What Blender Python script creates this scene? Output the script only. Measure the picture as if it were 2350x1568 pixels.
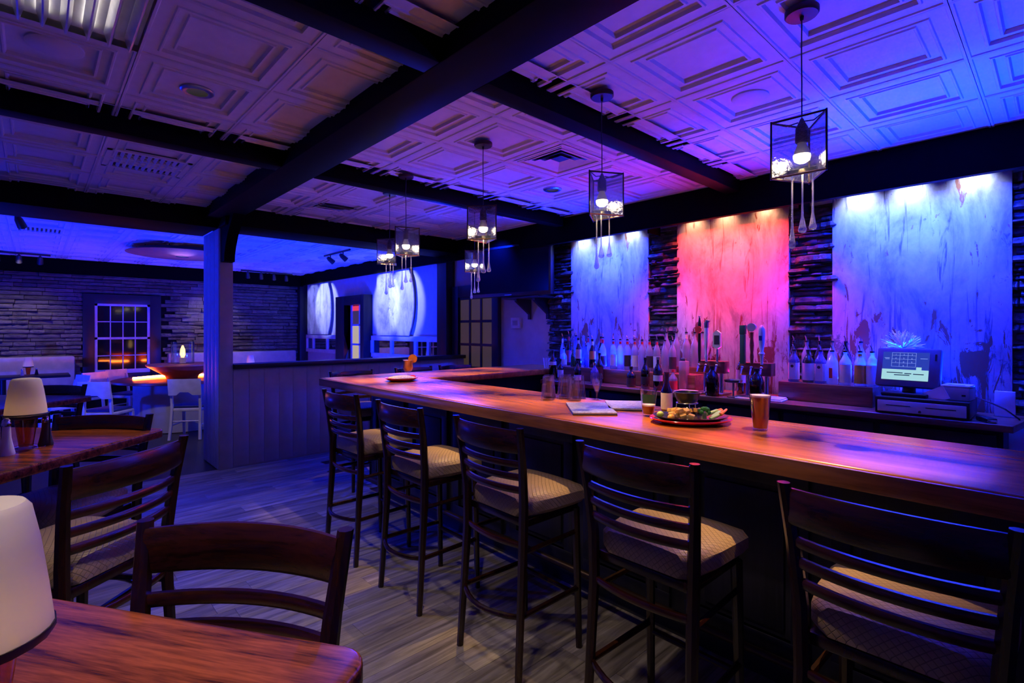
import bpy, bmesh, math, random
from mathutils import Vector, Matrix
random.seed(7)
PI = math.pi
for o in list(bpy.data.objects):
    bpy.data.objects.remove(o, do_unlink=True)
SC = bpy.context.scene
COL = SC.collection

# ---------------------------------------------------------------- camera
YAW = 47.05
cam_data = bpy.data.cameras.new('camera')
cam_data.sensor_width = 36.0
cam_data.lens = 1176.0 / 2350.0 * 36.0
cam_data.shift_y = -27.0 / 2350.0
cam_data.clip_start = 0.02
cam_data.clip_end = 100
cam = bpy.data.objects.new('camera', cam_data)
COL.objects.link(cam)
cam.location = (0, 0, 1.58)
cam.rotation_euler = (PI / 2, 0, math.radians(YAW - 90))
SC.camera = cam

# ---------------------------------------------------------------- world, exposure
SC.view_settings.view_transform = 'Standard'
SC.view_settings.look = 'None'
SC.view_settings.gamma = 1.0
SC.view_settings.use_curve_mapping = False
SC.view_settings.exposure = 0.0
w = bpy.data.worlds.new('world')
SC.world = w
w.use_nodes = True
w.node_tree.nodes['Background'].inputs[0].default_value = (0.004, 0.004, 0.012, 1)
w.node_tree.nodes['Background'].inputs[1].default_value = 1.0

# ---------------------------------------------------------------- lamps of the place and added fill lamps
def spot(name, loc, target, color, power, angle=60, blend=0.6, radius=0.03):
    d = bpy.data.lights.new(name, 'SPOT')
    d.energy = power; d.color = color; d.spot_size = math.radians(angle); d.spot_blend = blend
    d.shadow_soft_size = radius
    o = bpy.data.objects.new(name, d); COL.objects.link(o)
    o.location = loc
    o.rotation_euler = (Vector(target) - Vector(loc)).to_track_quat('-Z', 'Y').to_euler()
    return o
def strip(name, loc, target, color, power, sx, sy, spread=180, up=None):
    d = bpy.data.lights.new(name, 'AREA')
    d.shape = 'RECTANGLE'; d.size = sx; d.size_y = sy
    d.energy = power; d.color = color; d.spread = math.radians(spread)
    o = bpy.data.objects.new(name, d); COL.objects.link(o)
    o.location = loc
    z = -(Vector(target) - Vector(loc)).normalized()
    x = Vector(up if up else (0, 1, 0)); x = (x - z * x.dot(z)).normalized()
    y = z.cross(x)
    o.rotation_euler = Matrix((x, y, z)).transposed().to_euler()
    return o
BLUE = (0.001, 0.017, 1.0)
ICE = (0.42, 0.50, 1.0)
LILAC = (0.40, 0.26, 1.0)
RED = (1.0, 0.03, 0.03)
WARM = (1.0, 0.72, 0.45)
NEUT = (1.0, 0.78, 0.58)
# picture lights behind the valance over the bar wall: an LED batten and three heads each
for yc, main, head, pw, ph in ((3.65, BLUE, ICE, 60, 12), (2.21, RED, (1.0, 0.42, 0.22), 32, 6), (0.78, BLUE, ICE, 85, 15)):
    strip('picture_batten', (4.72, yc, 2.70), (4.96, yc, 1.75), main, pw, 1.0, 0.03, 95 if main is RED else 105)
    for dy in (-0.36, 0.02, 0.36):
        spot('picture_head', (4.84, yc + dy, 2.76), (4.93, yc + dy * 0.95, 2.50), head, ph, 110, 1.0, 0.02)
# unseen strips added behind the bottles to colour the ceiling over the bar
for yc, colr, pw in ((3.75, BLUE, 110), (2.2, (0.9, 0.01, 0.45), 8), (0.75, BLUE, 240)):
    strip('counter_fill', (4.80, yc, 1.17), (3.3, yc, 2.91), colr, pw, 0.95, 0.03, 84)
# spots added in the same slot to brighten the bottles and taps
for yb, cb in ((3.75, ICE), (3.0, ICE), (2.1, (1.0, 0.75, 0.85)), (1.3, ICE)):
    spot('shelf_fill', (4.685, yb, 2.64), (4.53, yb, 1.2), cb, 34, 26, 0.9, 0.02)
# track heads of the far room aimed at its wall panels
for yc in (12.0, 8.55):
    for dy in (-0.3, 0.3):
        spot('track_spot', (3.75, yc + dy, 2.74), (4.9, yc + dy * 1.1, 2.2), ICE, 150, 50, 0.35, 0.03)
# unseen blue spots added low in the far room, aimed up at its ceiling
for loc, tgt, pw in (((3.4, 7.3, 0.25), (3.6, 9.0, 2.6), 1300), ((2.6, 11.6, 0.25), (2.9, 10.4, 2.9), 500),
                     ((-1.4, 8.3, 0.2), (-0.2, 10.3, 2.9), 800), ((-1.2, 11.4, 0.25), (-0.2, 10.2, 2.9), 500)):
    spot('far_blue_fill', loc, tgt, BLUE, pw, 130, 0.9, 0.06)
spot('far_blue_fill', (-1.6, 7.6, 2.6), (1.5, 6.8, 2.0), BLUE, 420, 50, 0.9, 0.06)  # added blue spot, lights the left face of the post
spot('disc_uplight', (1.78, 9.9, 2.84), (1.78, 9.9, 3.2), LILAC, 26, 175, 0.3, 0.3)
# unseen blue spots added to tint floor, tables, half wall and television wall
spot('blue_fill', (-0.9, 6.3, 2.70), (0.7, 4.6, 0.0), BLUE, 700, 55, 0.9, 0.05)
spot('blue_fill', (4.2, 6.1, 2.70), (3.0, 4.5, 0.6), BLUE, 420, 120, 0.9, 0.05)
spot('blue_fill', (4.35, 5.1, 2.80), (4.98, 5.4, 1.6), BLUE, 280, 110, 0.9, 0.05)
# ceiling downlights
spot('downlight', (0.673, 3.338, 2.89), (1.05, 3.25, 0), NEUT, 66, 76, 0.25, 0.04)
spot('downlight', (0.674, 6.265, 2.89), (0.674, 6.0, 0), NEUT, 22, 60, 0.5, 0.04)
spot('downlight', (0.75, 1.2, 2.89), (1.35, 1.7, 0), NEUT, 58, 80, 0.4, 0.04)
spot('downlight', (-0.2, 0.5, 2.89), (0.0, 1.0, 1.0), NEUT, 95, 70, 0.6, 0.06)
spot('downlight', (0.7, 7.5, 2.85), (1.15, 8.9, 0.6), NEUT, 70, 62, 0.7, 0.05)
spot('downlight', (3.647, 3.346, 2.88), (4.5, 2.5, 1.25), (0.85, 0.82, 1.0), 46, 62, 0.9, 0.04)
# neutral wall washers on the far stone
spot('stone_washer', (-0.2, 12.0, 2.78), (-0.2, 13.1, 1.1), NEUT, 40, 80, 0.9, 0.04)
spot('stone_washer', (3.0, 12.2, 2.78), (2.8, 13.1, 1.1), NEUT, 40, 80, 0.9, 0.04)

# ---------------------------------------------------------------- materials
MATS = {}
class NT:
    def __init__(s, name):
        s.m = bpy.data.materials.new(name); s.m.use_nodes = True
        s.t = s.m.node_tree; s.b = s.t.nodes['Principled BSDF']; s.out = s.t.nodes['Material Output']
    def n(s, typ, **kw):
        nd = s.t.nodes.new(typ)
        for k, v in kw.items():
            if k.startswith('i_'):
                key = k[2:]
                key = int(key) if key.isdigit() else key.replace('_', ' ')
                nd.inputs[key].default_value = v
            else: setattr(nd, k, v)
        return nd
    def l(s, a, b): s.t.links.new(a, b)
    def coords(s, scale=(1, 1, 1), rot=(0, 0, 0)):
        tc = s.n('ShaderNodeTexCoord'); mp = s.n('ShaderNodeMapping')
        mp.inputs['Scale'].default_value = scale; mp.inputs['Rotation'].default_value = rot
        s.l(tc.outputs['Object'], mp.inputs['Vector']); return mp.outputs[0]
    def noise(s, vec, scale, detail=4, rough=0.55, dist=0.0):
        nd = s.n('ShaderNodeTexNoise'); nd.inputs['Scale'].default_value = scale
        nd.inputs['Detail'].default_value = detail; nd.inputs['Roughness'].default_value = rough
        nd.inputs['Distortion'].default_value = dist
        s.l(vec, nd.inputs['Vector']); return nd.outputs['Fac']
    def ramp(s, fac, stops):
        nd = s.n('ShaderNodeValToRGB'); r = nd.color_ramp
        while len(r.elements) > 1: r.elements.remove(r.elements[-1])
        r.elements[0].position = stops[0][0]; r.elements[0].color = (*stops[0][1], 1)
        for p, c in stops[1:]:
            e = r.elements.new(p); e.color = (*c, 1)
        s.l(fac, nd.inputs[0]); return nd.outputs[0]
    def mix(s, fac, a, b):
        nd = s.n('ShaderNodeMix', data_type='RGBA')
        if isinstance(fac, (int, float)): nd.inputs[0].default_value = fac
        else: s.l(fac, nd.inputs[0])
        for v, i in ((a, 6), (b, 7)):
            if isinstance(v, tuple): nd.inputs[i].default_value = (*v, 1)
            else: s.l(v, nd.inputs[i])
        return nd.outputs[2]
    def math(s, op, a, b=None):
        nd = s.n('ShaderNodeMath', operation=op)
        for v, i in ((a, 0), (b, 1)):
            if v is None: continue
            if isinstance(v, (int, float)): nd.inputs[i].default_value = v
            else: s.l(v, nd.inputs[i])
        return nd.outputs[0]
    def bump(s, h, strength=0.3, dist=0.01):
        nd = s.n('ShaderNodeBump'); nd.inputs['Strength'].default_value = strength; nd.inputs['Distance'].default_value = dist
        s.l(h, nd.inputs['Height']); s.l(nd.outputs[0], s.b.inputs['Normal'])
    def base(s, c, rough=0.5, metal=0.0, spec=0.5):
        if isinstance(c, tuple): s.b.inputs['Base Color'].default_value = (*c, 1)
        else: s.l(c, s.b.inputs['Base Color'])
        s.b.inputs['Roughness'].default_value = rough; s.b.inputs['Metallic'].default_value = metal
        s.b.inputs['Specular IOR Level'].default_value = spec
        return s
def plain(name, c, rough=0.5, metal=0.0, spec=0.5, var=0.12, scale=9.0):
    t = NT(name); f = t.noise(t.coords(), scale)
    lo = tuple(x * (1 - var) for x in c); hi = tuple(min(1, x * (1 + var)) for x in c)
    t.base(t.ramp(f, [(0.3, lo), (0.7, hi)]), rough, metal, spec); MATS[name] = t.m; return t
def emit(name, c, strength, base=(0.02, 0.02, 0.02)):
    t = NT(name); t.base(base, 0.4)
    t.b.inputs['Emission Color'].default_value = (*c, 1); t.b.inputs['Emission Strength'].default_value = strength
    MATS[name] = t.m; return t
def wood(name, dark, light, axis='x', rough=0.3, gs=1.0, coat=0.0, spec=0.5):
    t = NT(name); k = {'x': (1.2, 16, 16), 'y': (16, 1.2, 16), 'z': (16, 16, 1.2)}[axis]
    v = t.coords(tuple(a * gs for a in k)); f = t.noise(v, 2.2, 6, 0.6, 0.6)
    v2 = t.coords(tuple(a * gs * 2.4 for a in k)); f2 = t.noise(v2, 5, 3)
    g = t.math('ADD', t.math('MULTIPLY', f, 0.7), t.math('MULTIPLY', f2, 0.3))
    t.base(t.ramp(g, [(0.36, dark), (0.62, light)]), rough, 0, spec)
    t.bump(g, 0.05, 0.002)
    if coat:
        t.b.inputs['Coat Weight'].default_value = coat; t.b.inputs['Coat Roughness'].default_value = 0.28
    MATS[name] = t.m; return t
def glass(name, tint=(0.9, 0.93, 0.95), gloss=0.12, rough=0.02, seeds=False, milk=0.0, milkc=(0.8, 0.82, 0.85)):
    t = NT(name); t.t.nodes.remove(t.b)
    tr = t.n('ShaderNodeBsdfTransparent'); tr.inputs[0].default_value = (*tint, 1)
    gl = t.n('ShaderNodeBsdfGlossy'); gl.inputs['Roughness'].default_value = rough
    lw = t.n('ShaderNodeLayerWeight'); lw.inputs[0].default_value = 0.35
    f = t.math('ADD', t.math('MULTIPLY', lw.outputs['Facing'], 0.55), gloss)
    if seeds:
        v = t.coords(); nz = t.noise(v, 60, 3)
        bp = t.n('ShaderNodeBump'); bp.inputs['Strength'].default_value = 0.5; bp.inputs['Distance'].default_value = 0.01
        t.l(nz, bp.inputs['Height']); t.l(bp.outputs[0], gl.inputs['Normal'])
    mx = t.n('ShaderNodeMixShader'); t.l(f, mx.inputs[0]); t.l(tr.outputs[0], mx.inputs[1]); t.l(gl.outputs[0], mx.inputs[2])
    if milk:
        df = t.n('ShaderNodeBsdfDiffuse'); df.inputs[0].default_value = (*milkc, 1); tl = t.n('ShaderNodeBsdfTranslucent'); tl.inputs[0].default_value = (*milkc, 1)
        m1 = t.n('ShaderNodeMixShader'); m1.inputs[0].default_value = 0.6; t.l(df.outputs[0], m1.inputs[1]); t.l(tl.outputs[0], m1.inputs[2])
        m2 = t.n('ShaderNodeMixShader'); m2.inputs[0].default_value = milk; t.l(mx.outputs[0], m2.inputs[1]); t.l(m1.outputs[0], m2.inputs[2]); mx = m2
    t.l(mx.outputs[0], t.out.inputs[0]); MATS[name] = t.m; return t
plain('ceiling_white', (0.62, 0.60, 0.58), 0.55, 0, 0.3, 0.05)
plain('tbar', (0.50, 0.48, 0.46), 0.5)
plain('beam_black', (0.0014, 0.0014, 0.002), 0.6, 0, 0.06, 0.4, 5)
plain('valance', (0.0014, 0.0014, 0.002), 0.7, 0, 0.05, 0.3, 4)
plain('wall_grey', (0.55, 0.55, 0.56), 0.7, 0, 0.2, 0.06)
plain('board_grey', (0.42, 0.41, 0.42), 0.6, 0, 0.3, 0.08)
plain('black_paint', (0.014, 0.014, 0.02), 0.4, 0, 0.5)
plain('white_paint', (0.66, 0.66, 0.68), 0.45)
plain('chair_white', (0.62, 0.60, 0.60), 0.4)
plain('blue_vinyl', (0.02, 0.03, 0.16), 0.35)
plain('vinyl_beige', (0.55, 0.46, 0.45), 0.45)
plain('black_plastic', (0.012, 0.012, 0.014), 0.35)
plain('grey_plastic', (0.42, 0.42, 0.42), 0.4)
plain('blue_grey_plastic', (0.10, 0.11, 0.16), 0.45)
plain('chrome', (0.75, 0.75, 0.78), 0.15, 1.0)
plain('steel', (0.42, 0.42, 0.44), 0.3, 1.0)
plain('brass', (0.60, 0.40, 0.16), 0.25, 1.0)
plain('bronze', (0.055, 0.03, 0.022), 0.4, 0.6)
plain('copper', (0.60, 0.18, 0.09), 0.55, 0.5)
plain('copper_dark', (0.28, 0.08, 0.05), 0.35, 0.7)
plain('red_glaze', (0.55, 0.02, 0.02), 0.15)
plain('blue_glaze', (0.012, 0.016, 0.06), 0.15)
plain('paper', (0.80, 0.78, 0.74), 0.6)
plain('label_cream', (0.75, 0.68, 0.45), 0.6)
plain('label_white', (0.70, 0.70, 0.70), 0.6)
plain('label_gold', (0.65, 0.33, 0.03), 0.5)
plain('label_red', (0.65, 0.03, 0.03), 0.5)
plain('label_green', (0.03, 0.14, 0.05), 0.5)
plain('label_dark', (0.05, 0.03, 0.03), 0.5)
plain('foil_red', (0.70, 0.03, 0.04), 0.35)
plain('broccoli', (0.03, 0.16, 0.02), 0.7, 0, 0.3, 0.5, 60)
plain('celery', (0.45, 0.62, 0.20), 0.5)
plain('carrot', (0.80, 0.22, 0.05), 0.5)
plain('lime', (0.45, 0.60, 0.05), 0.4)
plain('bread', (0.65, 0.36, 0.10), 0.7, 0, 0.2, 0.3, 50)
plain('crust', (0.55, 0.30, 0.08), 0.8, 0, 0.2, 0.4, 40)
plain('sauce', (0.60, 0.50, 0.28), 0.6, 0, 0.3, 0.4, 50)
plain('orange_fruit', (0.90, 0.38, 0.02), 0.4)
plain('foam', (0.85, 0.75, 0.58), 0.6)
plain('coral_white', (0.75, 0.75, 0.80), 0.5)
plain('rubber', (0.02, 0.02, 0.02), 0.7)
plain('drawer_beige', (0.72, 0.64, 0.56), 0.45)
plain('salt', (0.72, 0.70, 0.66), 0.7)
plain('pepper', (0.03, 0.025, 0.02), 0.8)
plain('grout', (0.010, 0.010, 0.013), 0.9, 0, 0.1)
plain('far_floor', (0.012, 0.008, 0.010), 0.3, 0, 0.5)
plain('cord', (0.03, 0.03, 0.035), 0.5)
plain('candle_wax', (0.8, 0.7, 0.5), 0.6)
wood('mahogany', (0.004, 0.001, 0.001), (0.022, 0.005, 0.003), 'z', 0.25, 1.0, 0.15)
wood('mahogany_rail', (0.005, 0.0012, 0.001), (0.045, 0.009, 0.005), 'y', 0.25, 0.6, 0.15)
wood('bar_oak', (0.28, 0.070, 0.010), (0.55, 0.165, 0.022), 'y', 0.26, 0.5, 0.0, 0.45)
wood('bar_edge', (0.16, 0.05, 0.014), (0.34, 0.12, 0.035), 'y', 0.25, 0.7, 0.3)
wood('table_oak', (0.022, 0.0045, 0.002), (0.34, 0.080, 0.022), 'x', 0.26, 1.1, 0.0, 0.32)
wood('counter_wood', (0.12, 0.045, 0.03), (0.26, 0.10, 0.06), 'y', 0.22, 0.5, 0.3)
wood('bar_base_wood', (0.006, 0.006, 0.012), (0.016, 0.016, 0.028), 'z', 0.4, 0.5)
wood('tap_wood', (0.12, 0.03, 0.02), (0.25, 0.07, 0.04), 'y', 0.3)
# floor planks: grey weathered oak, tone varies from plank to plank
t = NT('plank'); oi = t.n('ShaderNodeObjectInfo')
v = t.coords((1.0, 14, 14)); sh = t.n('ShaderNodeVectorMath', operation='ADD')
cmb = t.n('ShaderNodeCombineXYZ'); t.l(t.math('MULTIPLY', oi.outputs['Random'], 37.0), cmb.inputs[0]); t.l(t.math('MULTIPLY', oi.outputs['Random'], 91.0), cmb.inputs[1])
t.l(v, sh.inputs[0]); t.l(cmb.outputs[0], sh.inputs[1])
f = t.noise(sh.outputs[0], 2.0, 8, 0.65, 0.8)
base = t.ramp(f, [(0.32, (0.10, 0.085, 0.075)), (0.52, (0.27, 0.24, 0.22)), (0.70, (0.40, 0.37, 0.34))])
tone = t.ramp(oi.outputs['Random'], [(0.0, (0.62, 0.60, 0.58)), (1.0, (1.0, 1.0, 1.0))])
mm = t.n('ShaderNodeMix', data_type='RGBA', blend_type='MULTIPLY'); mm.inputs[0].default_value = 1
t.l(base, mm.inputs[6]); t.l(tone, mm.inputs[7]); t.base(mm.outputs[2], 0.42); t.bump(f, 0.25, 0.004); MATS['plank'] = t.m
# ledger stone: tone varies from stone to stone
def stone_mat(name, lo, hi):
    t = NT(name); oi = t.n('ShaderNodeObjectInfo'); f = t.noise(t.coords((1, 1, 1)), 3.0, 8, 0.7)
    c = t.ramp(f, [(0.3, lo), (0.7, hi)]); tn = t.ramp(oi.outputs['Random'], [(0, (0.5, 0.5, 0.5)), (1, (1, 1, 1))])
    mm = t.n('ShaderNodeMix', data_type='RGBA', blend_type='MULTIPLY'); mm.inputs[0].default_value = 1
    t.l(c, mm.inputs[6]); t.l(tn, mm.inputs[7]); t.base(mm.outputs[2], 0.75, 0, 0.3); t.bump(f, 0.9, 0.03); MATS[name] = t.m
stone_mat('ledger_stone', (0.10, 0.09, 0.09), (0.32, 0.28, 0.26))
stone_mat('slate_stone', (0.022, 0.022, 0.024), (0.17, 0.17, 0.18))
# seat fabric: beige with a fine diamond quilting
t = NT('seat_fabric'); tc = t.n('ShaderNodeTexCoord'); sp = t.n('ShaderNodeSeparateXYZ'); t.l(tc.outputs['Object'], sp.inputs[0])
a = t.math('ADD', sp.outputs[0], sp.outputs[2]); bdiag = t.math('ADD', a, sp.outputs[1]); cdiag = t.math('SUBTRACT', a, sp.outputs[1])
s1 = t.math('ABSOLUTE', t.math('SINE', t.math('MULTIPLY', bdiag, 130.0))); s2 = t.math('ABSOLUTE', t.math('SINE', t.math('MULTIPLY', cdiag, 130.0)))
q = t.math('MINIMUM', s1, s2); q2 = t.math('MINIMUM', t.math('MULTIPLY', q, 3.5), 1.0)
col = t.ramp(q2, [(0.0, (0.13, 0.085, 0.055)), (0.6, (0.27, 0.19, 0.125)), (1.0, (0.31, 0.215, 0.14))])
t.base(col, 0.45, 0, 0.4); t.bump(q2, 0.5, 0.003); MATS['seat_fabric'] = t.m
# weathered metal wall panels: pale sheet with runs, flakes and rust
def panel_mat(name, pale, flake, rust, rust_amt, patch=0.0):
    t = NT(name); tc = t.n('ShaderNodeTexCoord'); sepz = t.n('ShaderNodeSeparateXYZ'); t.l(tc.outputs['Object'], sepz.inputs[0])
    low = t.ramp(sepz.outputs[2], [(0.25, (1, 1, 1)), (1.0, (0.0, 0.0, 0.0))])            # more wear towards the foot, which also paints in the picture light's falloff
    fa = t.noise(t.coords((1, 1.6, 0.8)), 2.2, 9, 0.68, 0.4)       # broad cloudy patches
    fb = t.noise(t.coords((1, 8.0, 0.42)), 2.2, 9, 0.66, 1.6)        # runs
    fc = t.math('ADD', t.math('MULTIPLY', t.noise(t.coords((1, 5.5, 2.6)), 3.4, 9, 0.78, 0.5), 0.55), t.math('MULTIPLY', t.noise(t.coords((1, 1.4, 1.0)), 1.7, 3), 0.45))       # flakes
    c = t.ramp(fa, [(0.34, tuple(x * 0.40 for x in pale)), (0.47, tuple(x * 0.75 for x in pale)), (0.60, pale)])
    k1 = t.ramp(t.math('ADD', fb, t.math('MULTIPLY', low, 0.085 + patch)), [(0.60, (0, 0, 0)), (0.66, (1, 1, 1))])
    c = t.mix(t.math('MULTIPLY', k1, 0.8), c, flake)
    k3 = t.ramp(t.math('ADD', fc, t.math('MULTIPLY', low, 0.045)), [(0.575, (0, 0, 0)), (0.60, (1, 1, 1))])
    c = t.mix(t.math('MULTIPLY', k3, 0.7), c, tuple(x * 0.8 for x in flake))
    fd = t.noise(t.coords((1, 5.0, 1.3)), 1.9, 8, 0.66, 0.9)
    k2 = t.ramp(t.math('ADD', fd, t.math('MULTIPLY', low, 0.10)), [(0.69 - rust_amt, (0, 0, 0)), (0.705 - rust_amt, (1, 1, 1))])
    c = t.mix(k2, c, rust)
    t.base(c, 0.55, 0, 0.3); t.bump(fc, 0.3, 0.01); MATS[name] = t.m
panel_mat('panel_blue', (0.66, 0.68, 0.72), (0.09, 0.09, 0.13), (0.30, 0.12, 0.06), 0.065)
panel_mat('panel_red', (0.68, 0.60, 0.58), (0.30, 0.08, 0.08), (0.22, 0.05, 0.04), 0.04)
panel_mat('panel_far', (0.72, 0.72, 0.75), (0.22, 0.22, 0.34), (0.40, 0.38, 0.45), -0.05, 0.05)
# menu cover: pale marbled
t = NT('menu_cover'); f = t.noise(t.coords(), 55, 8, 0.75, 1.5); t.base(t.ramp(f, [(0.4, (0.28, 0.27, 0.34)), (0.6, (0.72, 0.70, 0.76))]), 0.35); MATS['menu_cover'] = t.m
# nachos-like topping
t = NT('topping'); f = t.noise(t.coords(), 70, 6, 0.8); t.base(t.ramp(f, [(0.3, (0.10, 0.10, 0.02)), (0.45, (0.55, 0.40, 0.12)), (0.6, (0.75, 0.66, 0.42)), (0.72, (0.45, 0.05, 0.03))]), 0.6); t.bump(f, 0.8, 0.02); MATS['topping'] = t.m
glass('clear_glass', (0.97, 0.98, 0.99), 0.06, 0.05)
glass('seeded_glass', (0.90, 0.91, 0.93), 0.10, 0.08, True)
glass('bottle_clear', (0.72, 0.78, 0.88), 0.28, 0.14, False, 0.32)
glass('bottle_blue', (0.20, 0.35, 0.85), 0.20, 0.06, False, 0.25, (0.3, 0.4, 0.9))
glass('bottle_green', (0.10, 0.28, 0.12), 0.15, 0.05)
glass('bottle_dark', (0.03, 0.025, 0.02), 0.12, 0.05)
glass('bottle_amber', (0.45, 0.18, 0.04), 0.15, 0.05)
glass('beer', (0.80, 0.26, 0.02), 0.03, 0.1, False, 0.40, (0.80, 0.22, 0.015))
glass('stout', (0.10, 0.03, 0.01), 0.06, 0.1)
glass('amber_cup', (0.85, 0.35, 0.05), 0.08, 0.1)
glass('crystal', (0.66, 0.74, 0.90), 0.26, 0.05, False, 0.12)
t = NT('night_glass'); t.base((0.006, 0.006, 0.007), 0.06, 0, 0.6); MATS['night_glass'] = t.m
t = NT('mirror'); t.base((0.55, 0.56, 0.62), 0.03, 1.0); MATS['mirror'] = t.m
t = NT('tv_glass'); t.base((0.002, 0.002, 0.003), 0.2, 0, 0.12); MATS['tv_glass'] = t.m
t = NT('juice'); t.base((0.85, 0.42, 0.06), 0.3); t.b.inputs['Transmission Weight'].default_value = 0.0
t.b.inputs['Subsurface Weight'].default_value = 0.3; t.b.inputs['Subsurface Radius'].default_value = (0.02, 0.01, 0.004); MATS['juice'] = t.m
# frosted lamp shade lets the candle through
t = NT('frosted_shade'); t.t.nodes.remove(t.b)
d1 = t.n('ShaderNodeBsdfDiffuse'); d1.inputs[0].default_value = (0.78, 0.76, 0.74, 1); tl = t.n('ShaderNodeBsdfTranslucent'); tl.inputs[0].default_value = (0.85, 0.80, 0.74, 1)
mx = t.n('ShaderNodeMixShader'); mx.inputs[0].default_value = 0.5; t.l(d1.outputs[0], mx.inputs[1]); t.l(tl.outputs[0], mx.inputs[2]); t.l(mx.outputs[0], t.out.inputs[0]); MATS['frosted_shade'] = t.m
emit('bulb', (1.0, 0.80, 0.50), 32)
plain('bulb_frost', (0.6, 0.55, 0.45), 0.5)
emit('flame', (1.0, 0.58, 0.18), 24)
emit('hurricane_flame', (1.0, 0.55, 0.16), 4)
emit('neon', (1.0, 0.16, 0.02), 110)
emit('screen_blue', (0.02, 0.05, 0.42), 0.9)
emit('screen_line', (0.25, 0.35, 0.9), 1.0)
emit('screen_pale', (0.40, 0.75, 0.78), 0.9)
emit('screen_text', (0.01, 0.04, 0.10), 0.4)
emit('lit_pane', (0.32, 0.20, 0.12), 0.12, (0.10, 0.07, 0.05))
emit('lit_pane_bright', (0.75, 0.62, 0.38), 0.6, (0.10, 0.07, 0.05))
emit('lit_pane_red', (0.9, 0.05, 0.08), 0.9, (0.10, 0.02, 0.02))
emit('downlight_lens', (1.0, 0.86, 0.70), 0.02)
emit('troffer_tube', (1.0, 0.90, 0.80), 14.0)
plain('louvre_metal', (0.80, 0.80, 0.82), 0.32, 0.85)
M = MATS

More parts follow.
